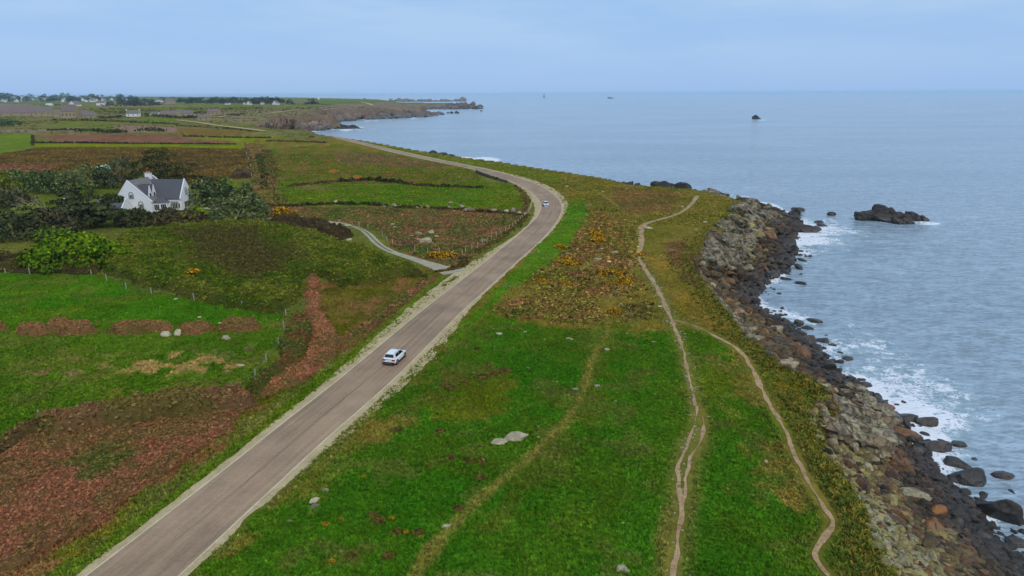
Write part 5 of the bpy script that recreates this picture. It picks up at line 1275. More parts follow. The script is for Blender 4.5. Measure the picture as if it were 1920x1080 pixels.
GORSE = []
def gpatch(cx, cy, rx, ry, n, where):
    for i in range(max(1, int(n * .75))):
        a = random.uniform(0, 6.28); r = math.sqrt(random.random()); GORSE.append((cx + rx * r * math.cos(a), cy + ry * r * math.sin(a), random.uniform(11, 19), where))
gpatch(1140,512,24,8,9,'in the upper half of the brightest clump left of the path')
gpatch(1160,533,22,6,8,'in the lower half of the brightest clump left of the path')
gpatch(1062,496,22,9,9,'in the clump nearest the road among the heather')
gpatch(1108,442,22,8,6,'in the highest clump on the heather slope')
gpatch(1045,468,10,4,3,'in the small clump above the roadside clump')
gpatch(1015,530,12,4,4,'low on the heather beside the bright verge')
gpatch(1062,537,16,4,3,'at the bottom of the heather slope')
gpatch(1120,457,16,4,3,'just below the highest clump')
gpatch(1152,590,6,9,5,'beside the trodden path below the marker stone')
gpatch(832,482,22,3,8,'on the bank at the corner of the driveway')
gpatch(527,397,8,2,3,'in the upper clump beside the big grey green tree')
gpatch(524,405,14,2.5,5,'in the lower clump beside the big grey green tree')
gpatch(552,399,8,2,2,'right of the clumps by the garden')
gpatch(365,525,3,3,1,'flowering alone in the bramble thicket')
gpatch(1190,480,6,4,1,'alone left of the path bend')
for px, py, wp, lab in [(682,895,10,'tiny gorse tuft in bright grass near the road'), (735,975,13,'small gorse tuft above the heather patch near the camera'), (612,985,15,'small gorse tuft below the roadside stones'), (622,1055,14,'gorse tuft at the bottom edge of the picture'), (790,1010,12,'gorse tuft beside the trodden path bottom'), (762,1000,11,'brown gorse tuft left of the trodden path'), (640,975,10,'little gorse tuft right of the roadside stones')]:
    GORSE.append((px, py, wp, None, lab))
for g_ in GORSE:
    px, py, wp = g_[:3]; g, m = px_at(px, py); a, b = random.choice(GK); s_ = wp * m * (.72 if g_[3] else .42)
    lab = g_[4] if g_[3] is None else 'yellow flowering gorse bush ' + g_[3]
    zt = 1.5 if 'thicket' in lab else 0
    o = link('gorse_bush', a, loc=(g.x, g.y, g.z + zt + .12), rot=(0, 0, random.uniform(0, 6.28)), scale=(s_, s_, s_ * random.uniform(.6, .9))); tag(o, lab, 'gorse', None if g_[3] is None else 'gorse ' + g_[3])
    link('blossom', b, o)
# dead bracken tussocks in the green turf
for i, (px, py, wp) in enumerate([(932,700,26),(948,695,22),(905,708,28),(916,690,20),(845,730,26),(835,722,18),(870,722,20),(712,978,26),(700,968,18),(745,1000,22),(785,1002,24),(728,1045,22),(660,1045,24),(845,860,18),(880,865,22),(745,808,24),(825,812,26),(905,868,22),(905,898,22),(860,955,18),(895,655,12)]):
    g, m = px_at(px, py); rng = np.random.default_rng(900 + i); t = crown('bracken_tussock', dome(rng, wp * m, wp * m * .8, .55, 5, .1), 260, .15, A(104, 82, 54), rng, .3, None, A(84, 90, 42), .35)
    t.location = g - Vector((0, 0, .05)); t.rotation_euler = (0, 0, 0)
    tag(t, ['brown tussock in the group of dead bracken on the near turf', 'brown dead bracken tussock low in the near turf'][i > 6], 'tussock', ['bracken tussocks below the middle of the turf', 'scattered bracken tussocks near the camera'][i > 6])

# ---------------------------------------------------------------- white house
M_WALL = plain('white_render', (.80, .79, .80), .8, .8, .05); M_SLATE = plain('slate_roof', A(78, 80, 98), .6, 2.2, .18, bumpd=.03)
M_SLATE2 = plain('weathered_slate', A(108, 102, 116), .65, 1.6, .2, bumpd=.03)
M_STONE = plain('granite_trim', A(118, 116, 124), .85, 3, .2); M_GLASS = plain('window_glass', (.02, .026, .035), .12, spec=.6); M_FRAME = plain('window_frame', A(205, 205, 210), .5)
M_SHUT = plain('blue_grey_paint', A(112, 120, 138), .5)
hg = gpt(253, 398); H0 = hg - Vector((0, 0, .15))
house = tag(empty('house', H0, math.radians(-4)), 'white gabled house with slate roofs and two dormers among garden trees', 'house')
def gable_wall(x0, x1, y0, y1, ez, rz, axis, apex=None):
    b = MB()
    if axis == 'y':     # ridge along y
        ax = (x0 + x1) / 2 if apex is None else apex; e0, e1 = (ez, ez) if np.isscalar(ez) else ez
        b.prism([(x0, -.3), (x1, -.3), (x1, e1), (ax, rz), (x0, e0)], 1, y0, y1)
    else:
        ay = (y0 + y1) / 2; b.prism([(y0, -.3), (y1, -.3), (y1, ez), (ay, rz), (y0, ez)], 0, x0, x1)
    return b
def slab(b, p, q, thick):
    """roof plane from eave line p to ridge line q"""
    (a0, a1), (b0, b1) = p, q; up = Vector((0, 0, thick)); V = [Vector(v) for v in (a0, a1, b1, b0)]
    b.add([tuple(v) for v in V] + [tuple(v + up) for v in V], [(3,2,1,0),(4,5,6,7),(0,1,5,4),(1,2,6,5),(2,3,7,6),(3,0,4,7)])
def window(parent, cx, cz, w, h, origin, face, frame=M_FRAME, arch=False, stone=True, bars=1):
    """face: 'y-' looks to the viewer, 'x+' looks right; origin = plane position"""
    def put(b, u0, u1, z0, z1, d0, d1):
        if face == 'y-': b.box(u0, u1, origin - d1, origin - d0, z0, z1)
        else: b.box(origin + d0, origin + d1, u0, u1, z0, z1)
    wn = MB(); put(wn, cx - w/2 - .06, cx + w/2 + .06, cz - h/2 - .06, cz - h/2 + .03, .01, .09); put(wn, cx - w/2 - .06, cx + w/2 + .06, cz + h/2 - .03, cz + h/2 + .06, .01, .09)
    for k_ in range(bars + 2): u = cx - w/2 + w * k_ / (bars + 1); put(wn, u - .045, u + .045, cz - h/2 + .03, cz + h/2 - .03, .01, .085)
    o = wn.build('window', frame, parent)
    g = MB(); put(g, cx - w/2, cx + w/2, cz - h/2, cz + h/2, .004, .05); g.build('pane', M_GLASS, o)
    if stone:
        s_ = MB(); t = .34
        put(s_, cx - w/2 - t, cx - w/2 - .07, cz - h/2 - .1, cz + h/2, -.05, .06); put(s_, cx + w/2 + .07, cx + w/2 + t, cz - h/2 - .1, cz + h/2, -.05, .06)
        if arch:
            n = 10
            for i in range(n):
                a0, a1 = math.pi * i / n, math.pi * (i + 1) / n; r0, r1 = w/2 + .07, w/2 + t; c0 = cz + h/2
                poly = [(cx + r0 * math.cos(a0), c0 + r0 * math.sin(a0)), (cx + r1 * math.cos(a0), c0 + r1 * math.sin(a0)), (cx + r1 * math.cos(a1), c0 + r1 * math.sin(a1)), (cx + r0 * math.cos(a1), c0 + r0 * math.sin(a1))]
                s_.prism(poly, 1 if face == 'y-' else 0, origin - .06 if face == 'y-' else origin - .05, origin + .05 if face == 'y-' else origin + .06)
        else: put(s_, cx - w/2 - t - .1, cx + w/2 + t + .1, cz + h/2 + .07, cz + h/2 + .42, -.05, .065)
        s_.build('stone_surround', M_STONE, o)
    return o
AX, AL, AR, AZ, AE0, AE1, AD = -1.1, -5.8, 5.9, 9.9, 3.9, 3.7, 14.5
gable_wall(AL, AR, 0, AD, (AE0, AE1), AZ, 'y', AX).build('wall', M_WALL, house)
b = MB(); slab(b, ((AL - .25, .3, AE0 - .3), (AL - .25, AD - .3, AE0 - .3)), ((AX, .3, AZ + .02), (AX, AD - .3, AZ + .02)), .2); slab(b, ((AR + .3, .3, AE1 - .3), (AR + .3, AD - .3, AE1 - .3)), ((AX, .3, AZ + .02), (AX, AD - .3, AZ + .02)), .2)
roofA = b.build('roof', M_SLATE2, house)
b = MB()
for y0 in (-.06, AD - .3):   # white raised verges on the gables
    for (x0, z0) in ((AL - .3, AE0 - .35), (AR + .35, AE1 - .35)): b.prism([(x0, z0), (x0, z0 + .42), (AX, AZ + .45), (AX, AZ + .02)], 1, y0, y0 + .36)
b.build('gable_coping', M_WALL, house)
b = MB(); b.box(AX - .95, AX + .95, 11.4, 12.5, 8.6, 11.3); ch_ = b.build('chimney', M_WALL, house)
b = MB(); b.box(AX - 1.05, AX + 1.05, 11.3, 12.6, 11.3, 11.5); [b.tube((AX - .5 + .5 * i, 11.95, 11.5), (AX - .5 + .5 * i, 11.95, 11.95), .16, .14) for i in range(3)]; b.build('chimney_pot', plain('terracotta', A(168, 128, 112), .8), ch_)
BX0, BX1, BY0, BY1, BE, BZ = 2.0, 13.2, 4.6, 12.0, 4.1, 9.5
gable_wall(BX0, BX1, BY0, BY1, BE, BZ, 'x').build('wall', M_WALL, house)
b = MB(); by = (BY0 + BY1) / 2; slab(b, ((BX0 + 1.6, BY0 - .3, BE - .35), (BX1 - .3, BY0 - .3, BE - .35)), ((BX0 - .2, by, BZ + .02), (BX1 - .3, by, BZ + .02)), .2); slab(b, ((BX0 + 1.6, BY1 + .3, BE - .35), (BX1 - .3, BY1 + .3, BE - .35)), ((BX0 - .2, by, BZ + .02), (BX1 - .3, by, BZ + .02)), .2); b.build('roof', M_SLATE, house)
b = MB()
for (y0, z0) in ((BY0 - .35, BE - .4), (BY1 + .35, BE - .4)): b.prism([(y0, z0), (y0, z0 + .42), (by, BZ + .45), (by, BZ + .02)], 0, BX1 - .3, BX1 + .06)
b.build('gable_coping', M_WALL, house)
gable_wall(-9.5, -.6, -5.0, -.2, 2.4, 4.7, 'x').build('wall', M_WALL, house)
b = MB(); slab(b, ((-9.7, -5.3, 2.15), (-.75, -5.3, 2.15)), ((-9.7, -2.6, 4.72), (-.75, -2.6, 4.72)), .16); slab(b, ((-9.7, -.1, 2.35), (-.75, -.1, 2.35)), ((-9.7, -2.6, 4.72), (-.75, -2.6, 4.72)), .16); b.build('roof', M_SLATE, house)
b = MB(); b.prism([(-5.35, 2.05), (-5.35, 2.4), (-2.6, 5.05), (-2.6, 4.7)], 0, -.85, -.5); b.prism([(.1, 2.05), (.1, 2.4), (-2.6, 5.05), (-2.6, 4.7)], 0, -.85, -.5); b.build('gable_coping', M_WALL, house)
for dy in (2.2, 4.4):
    z0 = 4.0; b = MB(); b.prism([(dy - .85, z0), (dy + .85, z0), (dy + .85, 6.0), (dy, 8.5), (dy - .85, 6.0)], 0, 1.0, 4.7); d = b.build('dormer', M_WALL, house)
    b = MB(); slab(b, ((.5, dy - 1.02, 5.65), (4.55, dy - 1.02, 5.65)), ((.5, dy, 8.52), (4.55, dy, 8.52)), .12); slab(b, ((.5, dy + 1.02, 5.65), (4.55, dy + 1.02, 5.65)), ((.5, dy, 8.52), (4.55, dy, 8.52)), .12); b.build('dormer_roof', M_SLATE, d)
    b = MB(); b.box(4.7, 4.74, dy - .42, dy + .42, 4.55, 5.95); b.build('dormer_window', M_GLASS, d)
# bay between the wings
b = MB(); b.prism([(5.7, 1.2), (7.6, 1.6), (9.0, 3.2), (9.0, 4.8), (5.7, 4.8)], 2, -.3, 3.0); b.build('bay', M_WALL, house)
b = MB(); b.add([(5.5,.9,3.0),(7.8,1.3,3.0),(9.4,3.1,3.0),(9.4,4.9,3.0),(5.5,4.9,3.0),(5.7,2.6,4.1),(7.4,4.5,4.1),(5.7,4.5,4.1)], [(0,1,6,5),(1,2,6),(2,3,6),(4,0,5,7),(3,4,7,6),(5,6,7),(4,3,2,1,0)]); b.build('bay_roof', M_SLATE, house)
for (px0, py0, px1, py1) in ((5.9, 1.22, 7.5, 1.56), (7.75, 1.72, 8.9, 3.03)):
    a = Vector((px0, py0, 0)); c = Vector((px1, py1, 0)); nrm = Vector(((c - a).y, -(c - a).x, 0)).normalized(); b = MB()
    for t0, t1 in ((.06, .32), (.37, .63), (.68, .94)):
        p0 = a.lerp(c, t0) + nrm * .05; p1 = a.lerp(c, t1) + nrm * .05; b.add([(p0.x, p0.y, .7), (p1.x, p1.y, .7), (p1.x, p1.y, 2.4), (p0.x, p0.y, 2.4)], [(0, 1, 2, 3)])
    b.build('bay_window', M_GLASS, house)
window(house, -.4, 5.1, 1.0, 1.3, 0, 'y-', arch=True); window(house, 2.4, 2.0, 1.1, 1.5, 0, 'y-', arch=True)
window(house, 10.9, 1.6, 1.7, 1.9, BY0, 'y-', bars=2); window(house, 12.4, 1.7, .5, 1.5, BY0, 'y-', stone=False, bars=0)
b = MB(); b.box(9.35, 10.0, BY0 - .09, BY0 - .01, 0, 2.2); dr = b.build('door', M_SHUT, house); b = MB(); b.box(9.42, 9.48, BY0 - .13, BY0 - .09, .95, 1.1); b.build('handle', M_STONE, dr)
window(house, 8.2, 5.6, .7, 1.7, BX1, 'x+', arch=True); window(house, 7.9, 1.7, 3.4, 2.0, BX1, 'x+', bars=3, stone=False)
# garden bits
g = gpt(126, 377); t = tag(empty('clothes_line', g), 'green clothes line frame standing on the lawn', 'clothes line'); MG_ = plain('green_paint', A(60, 130, 110), .5)
b = MB(); b.tube((0, 0, 0), (0, 0, 2.6), .07, .07); b.build('post', MG_, t); b = MB(); b.tube((0, 0, 2.5), (4.6, 0, 2.6), .06, .06); b.build('crossbar', MG_, t)
g = gpt(126, 374); V, F = ICO[2]; tag(link('ball', mesh_from('ball', V * .35, F, [M_WALL]), loc=g + Vector((0, -1.5, .35))), 'white ball lying on the lawn under the clothes line', 'ball')
g = gpt(186, 330); t = tag(empty('greenhouse', g), 'pale green plastic covered greenhouse tunnel behind the garden trees', 'greenhouse'); MP = plain('plastic_film', A(150, 190, 178), .3, 1.2, .1)
b = MB(); n = 12; arc = [(2.2 * math.cos(math.pi * i / n), 4.6 * math.sin(math.pi * i / n)) for i in range(n + 1)]; b.prism([(x_ * 1.1, z_) for x_, z_ in arc], 1, 0, 7); b.build('cover', MP, t)
b = MB()
for y_ in (-.04, 2.3, 4.7, 7.04):
    for i in range(n): b.tube((arc[i][0] * 1.115, y_, arc[i][1] * 1.015), (arc[i + 1][0] * 1.115, y_, arc[i + 1][1] * 1.015), .05, .05, 4)
b.build('hoop', M_STONE, t)

# ---------------------------------------------------------------- cars
M_BLACKP = plain('black_plastic', (.012, .012, .014), .5); M_TYRE = plain('tyre_rubber', (.014, .014, .015), .85); M_RIM = plain('alloy', (.35, .35, .36), .35, metallic=.8)
M_CGLASS = plain('dark_glass', (.008, .01, .014), .06, spec=.7); M_TAIL = plain('red_lamp', (.32, .01, .015), .25); M_HEADL = plain('lamp_glass', (.55, .58, .62), .15, spec=.7); M_PLATE = plain('number_plate', (.68, .68, .66), .5)
def paint_mat(name, col):
    m, nt, b = newmat(name); b.inputs['Base Color'].default_value = rgba(col); b.inputs['Roughness'].default_value = .32; b.inputs['Coat Weight'].default_value = .7; b.inputs['Coat Roughness'].default_value = .06; return m
def make_car(loc, heading, L, W, H, colm, label, suv=True):
    t = tag(empty('car', loc, heading), label, 'car', None); hw = W / 2; k_ = L / 4.4; B_ = H * .60
    st = [(-2.20,.44,.86,.80),(-2.12,.32,B_*1.02,.92),(-1.75,.27,B_*1.04,.985),(-1.2,.25,B_*1.02,1.0),(0,.25,B_,1.0),(.95,.25,B_*.985,1.0),(1.45,.27,B_*.95,.99),(1.95,.30,B_*.86,.93),(2.14,.36,B_*.74,.84),(2.2,.44,B_*.6,.74)]
    ring = lambda x, zb, zt, f: [(x, s_ * hw * f * q, z) for s_, q, z in ((-1,.9,zb),(-1,1,zb+.14),(-1,1.0,zt-.26),(-1,.965,zt-.08),(-1,.88,zt),(1,.88,zt),(1,.965,zt-.08),(1,1.0,zt-.26),(1,1,zb+.14),(1,.9,zb))]
    V = []; F = []
    for i, (x, zb, zt, f) in enumerate(st):
        V += ring(x * k_, zb, zt, f)
        if i: F += [((i-1)*10+j, (i-1)*10+(j+1)%10, i*10+(j+1)%10, i*10+j) for j in range(10)]
    F += [tuple(range(10)), tuple(range((len(st)-1)*10, len(st)*10))]
    prof = [(-2.06,B_*.99),(-1.98,B_*1.16),(-1.70,H*.945),(-1.45,H*.985),(-.4,H),(.25,H*.965),(.5,H*.91),(1.22,B_*.96)] if suv else [(-1.95,B_*.98),(-1.9,B_*1.08),(-1.35,H*.93),(-1.0,H*.985),(-.3,H),(.2,H*.97),(.45,H*.92),(1.3,B_*.95)]
    wz_ = lambda z: hw * (.885 - .225 * min(1, max(0, (z - B_) / (H - B_))))
    bV = len(V)
    for x, z in prof:
        w_ = wz_(z); V += [(x * k_, -w_, z), (x * k_, w_, z)]
    n = len(prof)
    F += [(bV+2*i, bV+2*i+2, bV+2*i+3, bV+2*i+1) for i in range(n-1)] + [tuple(bV+2*i for i in range(n)), tuple(bV+2*i+1 for i in range(n-1,-1,-1))]
    mb = MB(); mb.v = V; mb.f = F; body = mb.build('body', colm, t, smooth=True)
    md = body.modifiers.new('b', 'BEVEL'); md.width = .035; md.segments = 2; md.limit_method = 'ANGLE'; md.angle_limit = .5
    body.data.set_sharp_from_angle(angle=.6)
    def panel(name, pts, mat, off): 
        p = [Vector(q) for q in pts]; nrm = (p[1] - p[0]).cross(p[2] - p[0]).normalized(); o_ = Vector(off)
        if nrm.dot(o_) < 0: nrm = -nrm
        b = MB(); m_ = len(p); b.add([tuple(q + nrm * .018) for q in p] + [tuple(q - nrm * .03) for q in p], [tuple(range(m_)), tuple(range(2*m_-1, m_-1, -1))] + [(i, (i+1)%m_, m_+(i+1)%m_, m_+i) for i in range(m_)]); return b.build(name, mat, t)
    def lerp(a, c, u): return a + (c - a) * u
    x1, z1 = prof[1]; x2, z2 = prof[2]
    panel('rear_window', [(lerp(x1,x2,u)*k_, s_*wz_(lerp(z1,z2,u))*.90, lerp(z1,z2,u)) for u, s_ in ((.02,-1),(.02,1),(.93,1),(.93,-1))], M_CGLASS, (-1,0,.5))
    x1, z1 = prof[-2]; x2, z2 = prof[-1]
    panel('windscreen', [(lerp(x1,x2,u)*k_, s_*wz_(lerp(z1,z2,u))*.93, lerp(z1,z2,u)) for u, s_ in ((.04,-1),(.04,1),(.9,1),(.9,-1))], M_CGLASS, (1,0,.5))
    for s_ in (-1, 1):
        zt_, zb_ = H * .91, B_ * 1.06
        for pts in ([(-1.5,zb_+.03),(-.42,zb_),(-.42,zt_),(-1.3,zt_-.02)], [(-.34,zb_),(.98,zb_-.02),(.38,zt_-.03),(-.34,zt_)]):
            panel('side_window', [(x*k_, s_*wz_(z), z) for x, z in pts], M_CGLASS, (0, s_, .3))
        for x in (-1.32, 1.36):
            r = .345 if suv else .32
            b = MB(); b.tube((x*k_, s_*(hw-.24), r), (x*k_, s_*(hw+.012), r), r+.075, r+.075, 18); b.build('wheel_arch', M_BLACKP, t) if suv else None
            b = MB(); b.tube((x*k_, s_*(hw-.22), r), (x*k_, s_*(hw+.025), r), r, r, 18); wl = b.build('wheel', M_TYRE, t)
            b = MB(); b.tube((x*k_, s_*(hw+.02), r), (x*k_, s_*(hw+.035), r), r*.66, r*.6, 10); b.build('rim', M_RIM, wl)
        zt_ = B_ * .90
        b = MB(); b.box(-2.21*k_, -2.0*k_, s_*hw*.52 if s_ > 0 else -hw*.93, hw*.93 if s_ > 0 else -hw*.52, zt_-.15, zt_+.07); b.build('tail_light', M_TAIL, t)
        b = MB(); b.box(1.98*k_, 2.125*k_, s_*hw*.5 if s_ > 0 else -hw*.84, hw*.84 if s_ > 0 else -hw*.5, B_*.70, B_*.80); b.build('headlight', M_HEADL, t)
        b = MB(); b.box(.72*k_, .92*k_, s_*hw*.93 if s_ > 0 else -hw*1.1, hw*1.1 if s_ > 0 else -hw*.93, B_*1.0, B_*1.0+.14); b.build('mirror', colm, t)
        if suv: b = MB(); b.tube((-1.5*k_, s_*hw*.62, H*.985), (.2*k_, s_*hw*.62, H*.99), .03, .03, 5); b.build('roof_rail', M_STONE, t)
        b = MB(); b.box(-1.0*k_, 1.0*k_, s_*hw-.06, s_*hw+.02, .22, .36); b.build('sill', M_BLACKP, t)
    b = MB(); b.box(-2.24*k_, -2.02*k_, -hw*.9, hw*.9, .27, .58); bp = b.build('rear_bumper', M_BLACKP, t); b = MB(); b.box(-2.26*k_, -2.2*k_, -hw*.62, hw*.62, .33, .39); b.build('skid_plate', M_RIM, bp)
    b = MB(); b.box(-2.26*k_, -2.1*k_, -.30, .30, .60, .76); b.build('number_plate', M_PLATE, t)
    b = MB(); b.box(2.05*k_, 2.225*k_, -hw*.66, hw*.66, .30, .46); b.build('front_bumper', M_BLACKP, t); b = MB(); b.box(2.1*k_, 2.19*k_, -hw*.36, hw*.36, .56, .68); b.build('grille', M_BLACKP, t)
    b = MB(); b.box(-2.19*k_, -2.06*k_, -hw*.5, hw*.5, B_*.90-.05, B_*.90+.05); b.build('trim_strip', M_BLACKP, t)
    if suv: b = MB(); b.box(-1.86*k_, -1.62*k_, -hw*.6, hw*.6, H*.955, H*.985); b.build('spoiler', colm, t)
    return t
def road_dir(p):
    j = int(np.argmin(np.hypot(RC[:, 0] - p.x, RC[:, 1] - p.y))); d = RC[min(j + 6, len(RC) - 1)] - RC[max(j - 6, 0)]; return math.atan2(d[1], d[0])
c1 = gpt(741, 676); z_ = .03 + .00022 * math.hypot(c1.x, c1.y)
make_car(c1 + Vector((0, 0, z_)), road_dir(c1), 4.45, 1.86, 1.66, paint_mat('white_paint', (.78, .79, .80)), 'white sport utility car driving away along the road, seen from behind')
c2 = gpt(1023, 386); make_car(c2 + Vector((0, 0, .03 + .00022 * math.hypot(c2.x, c2.y))), road_dir(c2) + math.pi + .12, 4.2, 1.78, 1.46, paint_mat('pale_blue_white_paint', (.66, .72, .77)), 'small pale white car coming round the bend with its bonnet forward', False)

# ---------------------------------------------------------------- fences
M_POST = plain('weathered_post', A(176, 166, 150), .85, 4, .2); M_WIRE = plain('fence_wire', A(120, 118, 116), .5, metallic=.6); M_CPOST = plain('concrete_post', A(150, 150, 150), .85, 4, .15)
def fence(posts, h, r, mat, label, wires=2, cat='fence'):
    P3 = [gpt(*q) if isinstance(q, tuple) else q for q in posts]; o0 = P3[0].copy(); t = tag(empty('wire_fence', o0), label, cat)
    for p in P3:
        b = MB(); k_ = random.uniform(.85, 1.15); b.tube((0, 0, -.3), (random.uniform(-.06, .06), random.uniform(-.06, .06), h * k_), r, r * .85, 6); o = b.build('post', mat, t); o.location = p - o0
    for w_ in range(wires):
        b = MB()
        for p, q in zip(P3, P3[1:]): b.tube(p - o0 + Vector((0, 0, h * (.45 + .42 * w_))), q - o0 + Vector((0, 0, h * (.45 + .42 * w_))), .014, .014, 4)
        b.build('wire', M_WIRE, t)
    return t
def along(px_line, gap):
    l = smooth_line(land_pt(px_line), gap); return [Vector((q[0], q[1], float(hb(q[:1], q[1:2])[0]))) for q in l]
fence(along([(873,474),(893,465),(925,446),(950,434),(968,422),(980,410),(990,400)], 3.2), 1.35, .075, M_POST, 'wooden post and wire fence along the straight roadside before the bend')
fence(along([(990,400),(996,390),(997,378),(993,366),(984,355),(970,346)], 2.6), 1.5, .08, M_POST, 'close set pale posts of the fence curving round the bend')
fence([(637,421),(673,425),(690,429),(717,443),(726,454),(736,459)], 1.5, .09, M_POST, 'short row of pale posts along the upper driveway bend')
fence([(778,474),(802,476),(824,477),(850,481),(867,480)], 1.6, .08, M_POST, 'fence posts behind the gorse at the driveway corner')
fence([(11,514),(56,514),(100,514),(172,516)], 1.25, .11, M_CPOST, 'concrete posts under the hedge of the upper pasture')
fence([(200,526),(237,541),(284,551),(364,563),(410,568),(455,577),(500,585),(536,592)], 1.35, .11, M_CPOST, 'concrete posts along the foot of the bramble thicket')
fence([(533,617),(523,649),(500,680),(479,708),(437,745)], 1.25, .11, M_CPOST, 'concrete posts along the road end of the lower pasture')
fence([(372,757),(298,765),(225,771),(148,777),(75,790)], 1.25, .11, M_CPOST, 'concrete posts along the top of the overgrown bank')
fence([(457,280),(462,290),(466,300),(470,314),(472,330)], 1.6, .16, M_POST, 'pale posts along the far heath edge by the green lane')
# dry stone wall by the bend
wl = along([(893,323.5),(905,329),(920,334),(935,338.5),(950,343)], .75); wall = tag(empty('dry_stone_wall', wl[0]), 'dark dry stone wall beside the road before the bend', 'wall')
for i, p in enumerate(wl):
    for lay in range(3):
        o = rock_obj('stone', RMESH[(i * 3 + lay) % 14], M_FIELDGREY if random.random() < .22 else M_DARK, p - wl[0] + Vector((random.uniform(-.15, .15), random.uniform(-.25, .25), .22 + .42 * lay)), random.uniform(.4, .6), None, (1, .8, .75)); o.parent = wall

# ---------------------------------------------------------------- far farms and village
M_FROOF = plain('far_slate', A(104, 98, 108), .7, .3, .12); M_FROOF2 = plain('mauve_roof', A(110, 97, 108), .75, .3, .12); M_FWALL = plain('white_wall', (.72, .72, .72), .8); M_FSTONE = plain('stone_wall', A(150, 134, 122), .85, .5, .15); M_BRICK = plain('brick_wall', A(158, 104, 84), .85, .5, .1); M_DARKW = plain('dark_opening', (.03, .03, .035), .5)
def cottage(px, py, wp, hp, label, wall=M_FWALL, roof=M_FROOF, rz=0.0, deep=.6, eave=.5, chim=2, wins=3, group=None, gablewin=False):
    g, m = px_at(px, py); L = wp * m; H = hp * m * 1.03; D = L * deep; t = tag(empty('house', g - Vector((0, 0, .3)), rz), label, 'house', group)
    e = H * eave; b = MB(); b.prism([(-D/2, 0), (D/2, 0), (D/2, e), (0, H), (-D/2, e)], 0, -L/2, L/2); b.build('wall', wall, t)
    b = MB(); o_ = .3
    slab(b, ((-L/2 + .1, -D/2 - o_, e - o_ * .8), (L/2 - .1, -D/2 - o_, e - o_ * .8)), ((-L/2 + .1, 0, H), (L/2 - .1, 0, H)), .22); slab(b, ((-L/2 + .1, D/2 + o_, e - o_ * .8), (L/2 - .1, D/2 + o_, e - o_ * .8)), ((-L/2 + .1, 0, H), (L/2 - .1, 0, H)), .22); rf = b.build('roof', roof, t)
    for i in range(chim):
        x = (-L/2 + .6) if i == 0 else (L/2 - .6); b = MB(); b.box(x - .55, x + .55, -.5, .5, H * .8, H + 1.4); b.build('chimney', wall, rf)
    for i in range(wins):
        x = -L/2 + L * (i + .5) / wins; b = MB(); b.box(x - .55, x + .55, -D/2 - .04, -D/2 + .05, e * .35, e * .75); b.build('window', M_DARKW, t)
    return t
cottage(42,217.5,64,15,'long mauve roofed barn at the left end of the stone farm',M_FSTONE,M_FROOF2,-.08,.35,.35,0,4)
cottage(14,215,14,12,'barn with a red brick gable at the left end of the stone farm',M_BRICK,M_FROOF2,1.2,.6,.5,0,1)
cottage(84,218,26,13,'stone farmhouse with slate roof right of the long barn',M_FSTONE,M_FROOF,.1,.5,.5,2,3)
cottage(99,217,24,10,'low pale walled outbuilding in the middle of the stone farm',M_FSTONE,M_FROOF2,-.2,.5,.6,1,2)
cottage(116,219,18,9,'small stone shed beside the tall farmhouse',M_FSTONE,M_FROOF,.3,.7,.55,0,1)
cottage(133,221.5,22,20,'tall grey farmhouse with two end chimneys',M_FSTONE,M_FROOF2,.05,.5,.5,2,4)
cottage(152,221,20,12,'slate roofed wing right of the tall farmhouse',M_FSTONE,M_FROOF2,.0,.6,.45,1,2)
cottage(169,221.5,18,10,'low stone wing at the right end of the stone farm',M_FSTONE,M_FROOF,.0,.6,.45,0,2)
cottage(64,214,20,11,'roof of a rear barn behind the long mauve barn',M_FSTONE,M_FROOF,.2,.6,.5,1,0)
cottage(251,218.5,20,10,'white farmhouse with dark slate roof and two chimneys',M_FWALL,M_FROOF,.35,.5,.5,2,3)
cottage(291,216,14,5,'low white shed left of the grey barn',M_FWALL,M_FROOF,.0,.6,.5,0,1)
cottage(321,217.5,32,8.5,'wide grey roofed barn beyond the pale far road',M_FSTONE,M_FROOF2,-.08,.5,.4,0,2)
cottage(341,218,15,10,'stone gable house joined to the wide grey barn',M_FSTONE,M_FROOF2,1.4,.8,.55,1,2)
cottage(351,218,18,9.5,'slate roofed house right of the stone gable house',M_FSTONE,M_FROOF,.1,.6,.5,1,2)
cottage(360,220.5,11,5,'small white extension at the right of the barn group',M_FWALL,M_FROOF,.1,.7,.6,0,1)
cottage(384,225.5,19,9,'small lone stone cottage beside the far pale road',M_FSTONE,M_FROOF2,.05,.6,.6,1,2)
cottage(402,215.5,19,10,'stone house on the rise above the lone cottage',M_FSTONE,M_FROOF2,-.05,.5,.55,1,3)
cottage(141,199,12,7.5,'white gabled cottage standing clear in front of the village',M_FWALL,M_FROOF2,1.35,1.0,.35,0,1)
cottage(93,198,9,3,'low white roofed shed in front of the village',M_FWALL,M_FWALL,0,.6,.6,0,0)
cottage(190,197.5,12,7,'pale house at the edge of the village beside the long hedge',M_FWALL,M_FROOF2,.3,.7,.5,1,1)
cottage(320,195,14,9,'pinkish stone house by the far green field',M_FSTONE,M_FROOF2,.0,.6,.5,1,2)
cottage(300,191,8,5,'white house right of the village, against dark trees',M_FWALL,M_FROOF,.2,.7,.5,1,1)
cottage(298,195.5,5,4,'small white gable left of the pinkish stone house',M_FWALL,M_FROOF,1.3,.9,.4,0,0)
cottage(360,191,12,5,'pinkish roofed house on the wooded skyline',M_FSTONE,M_FROOF2,.1,.5,.5,0,1)
cottage(427,196,8,3,'low pale shed under the wooded skyline',M_FWALL,M_FROOF2,0,.6,.6,0,0)
cottage(468,196.5,7,6,'narrow white gabled house under the dark wood',M_FWALL,M_FROOF,1.3,.9,.4,0,1)
cottage(459,196,4,4,'narrow pale gable beside the white gabled house',M_FWALL,M_FROOF,1.3,.9,.4,0,0)
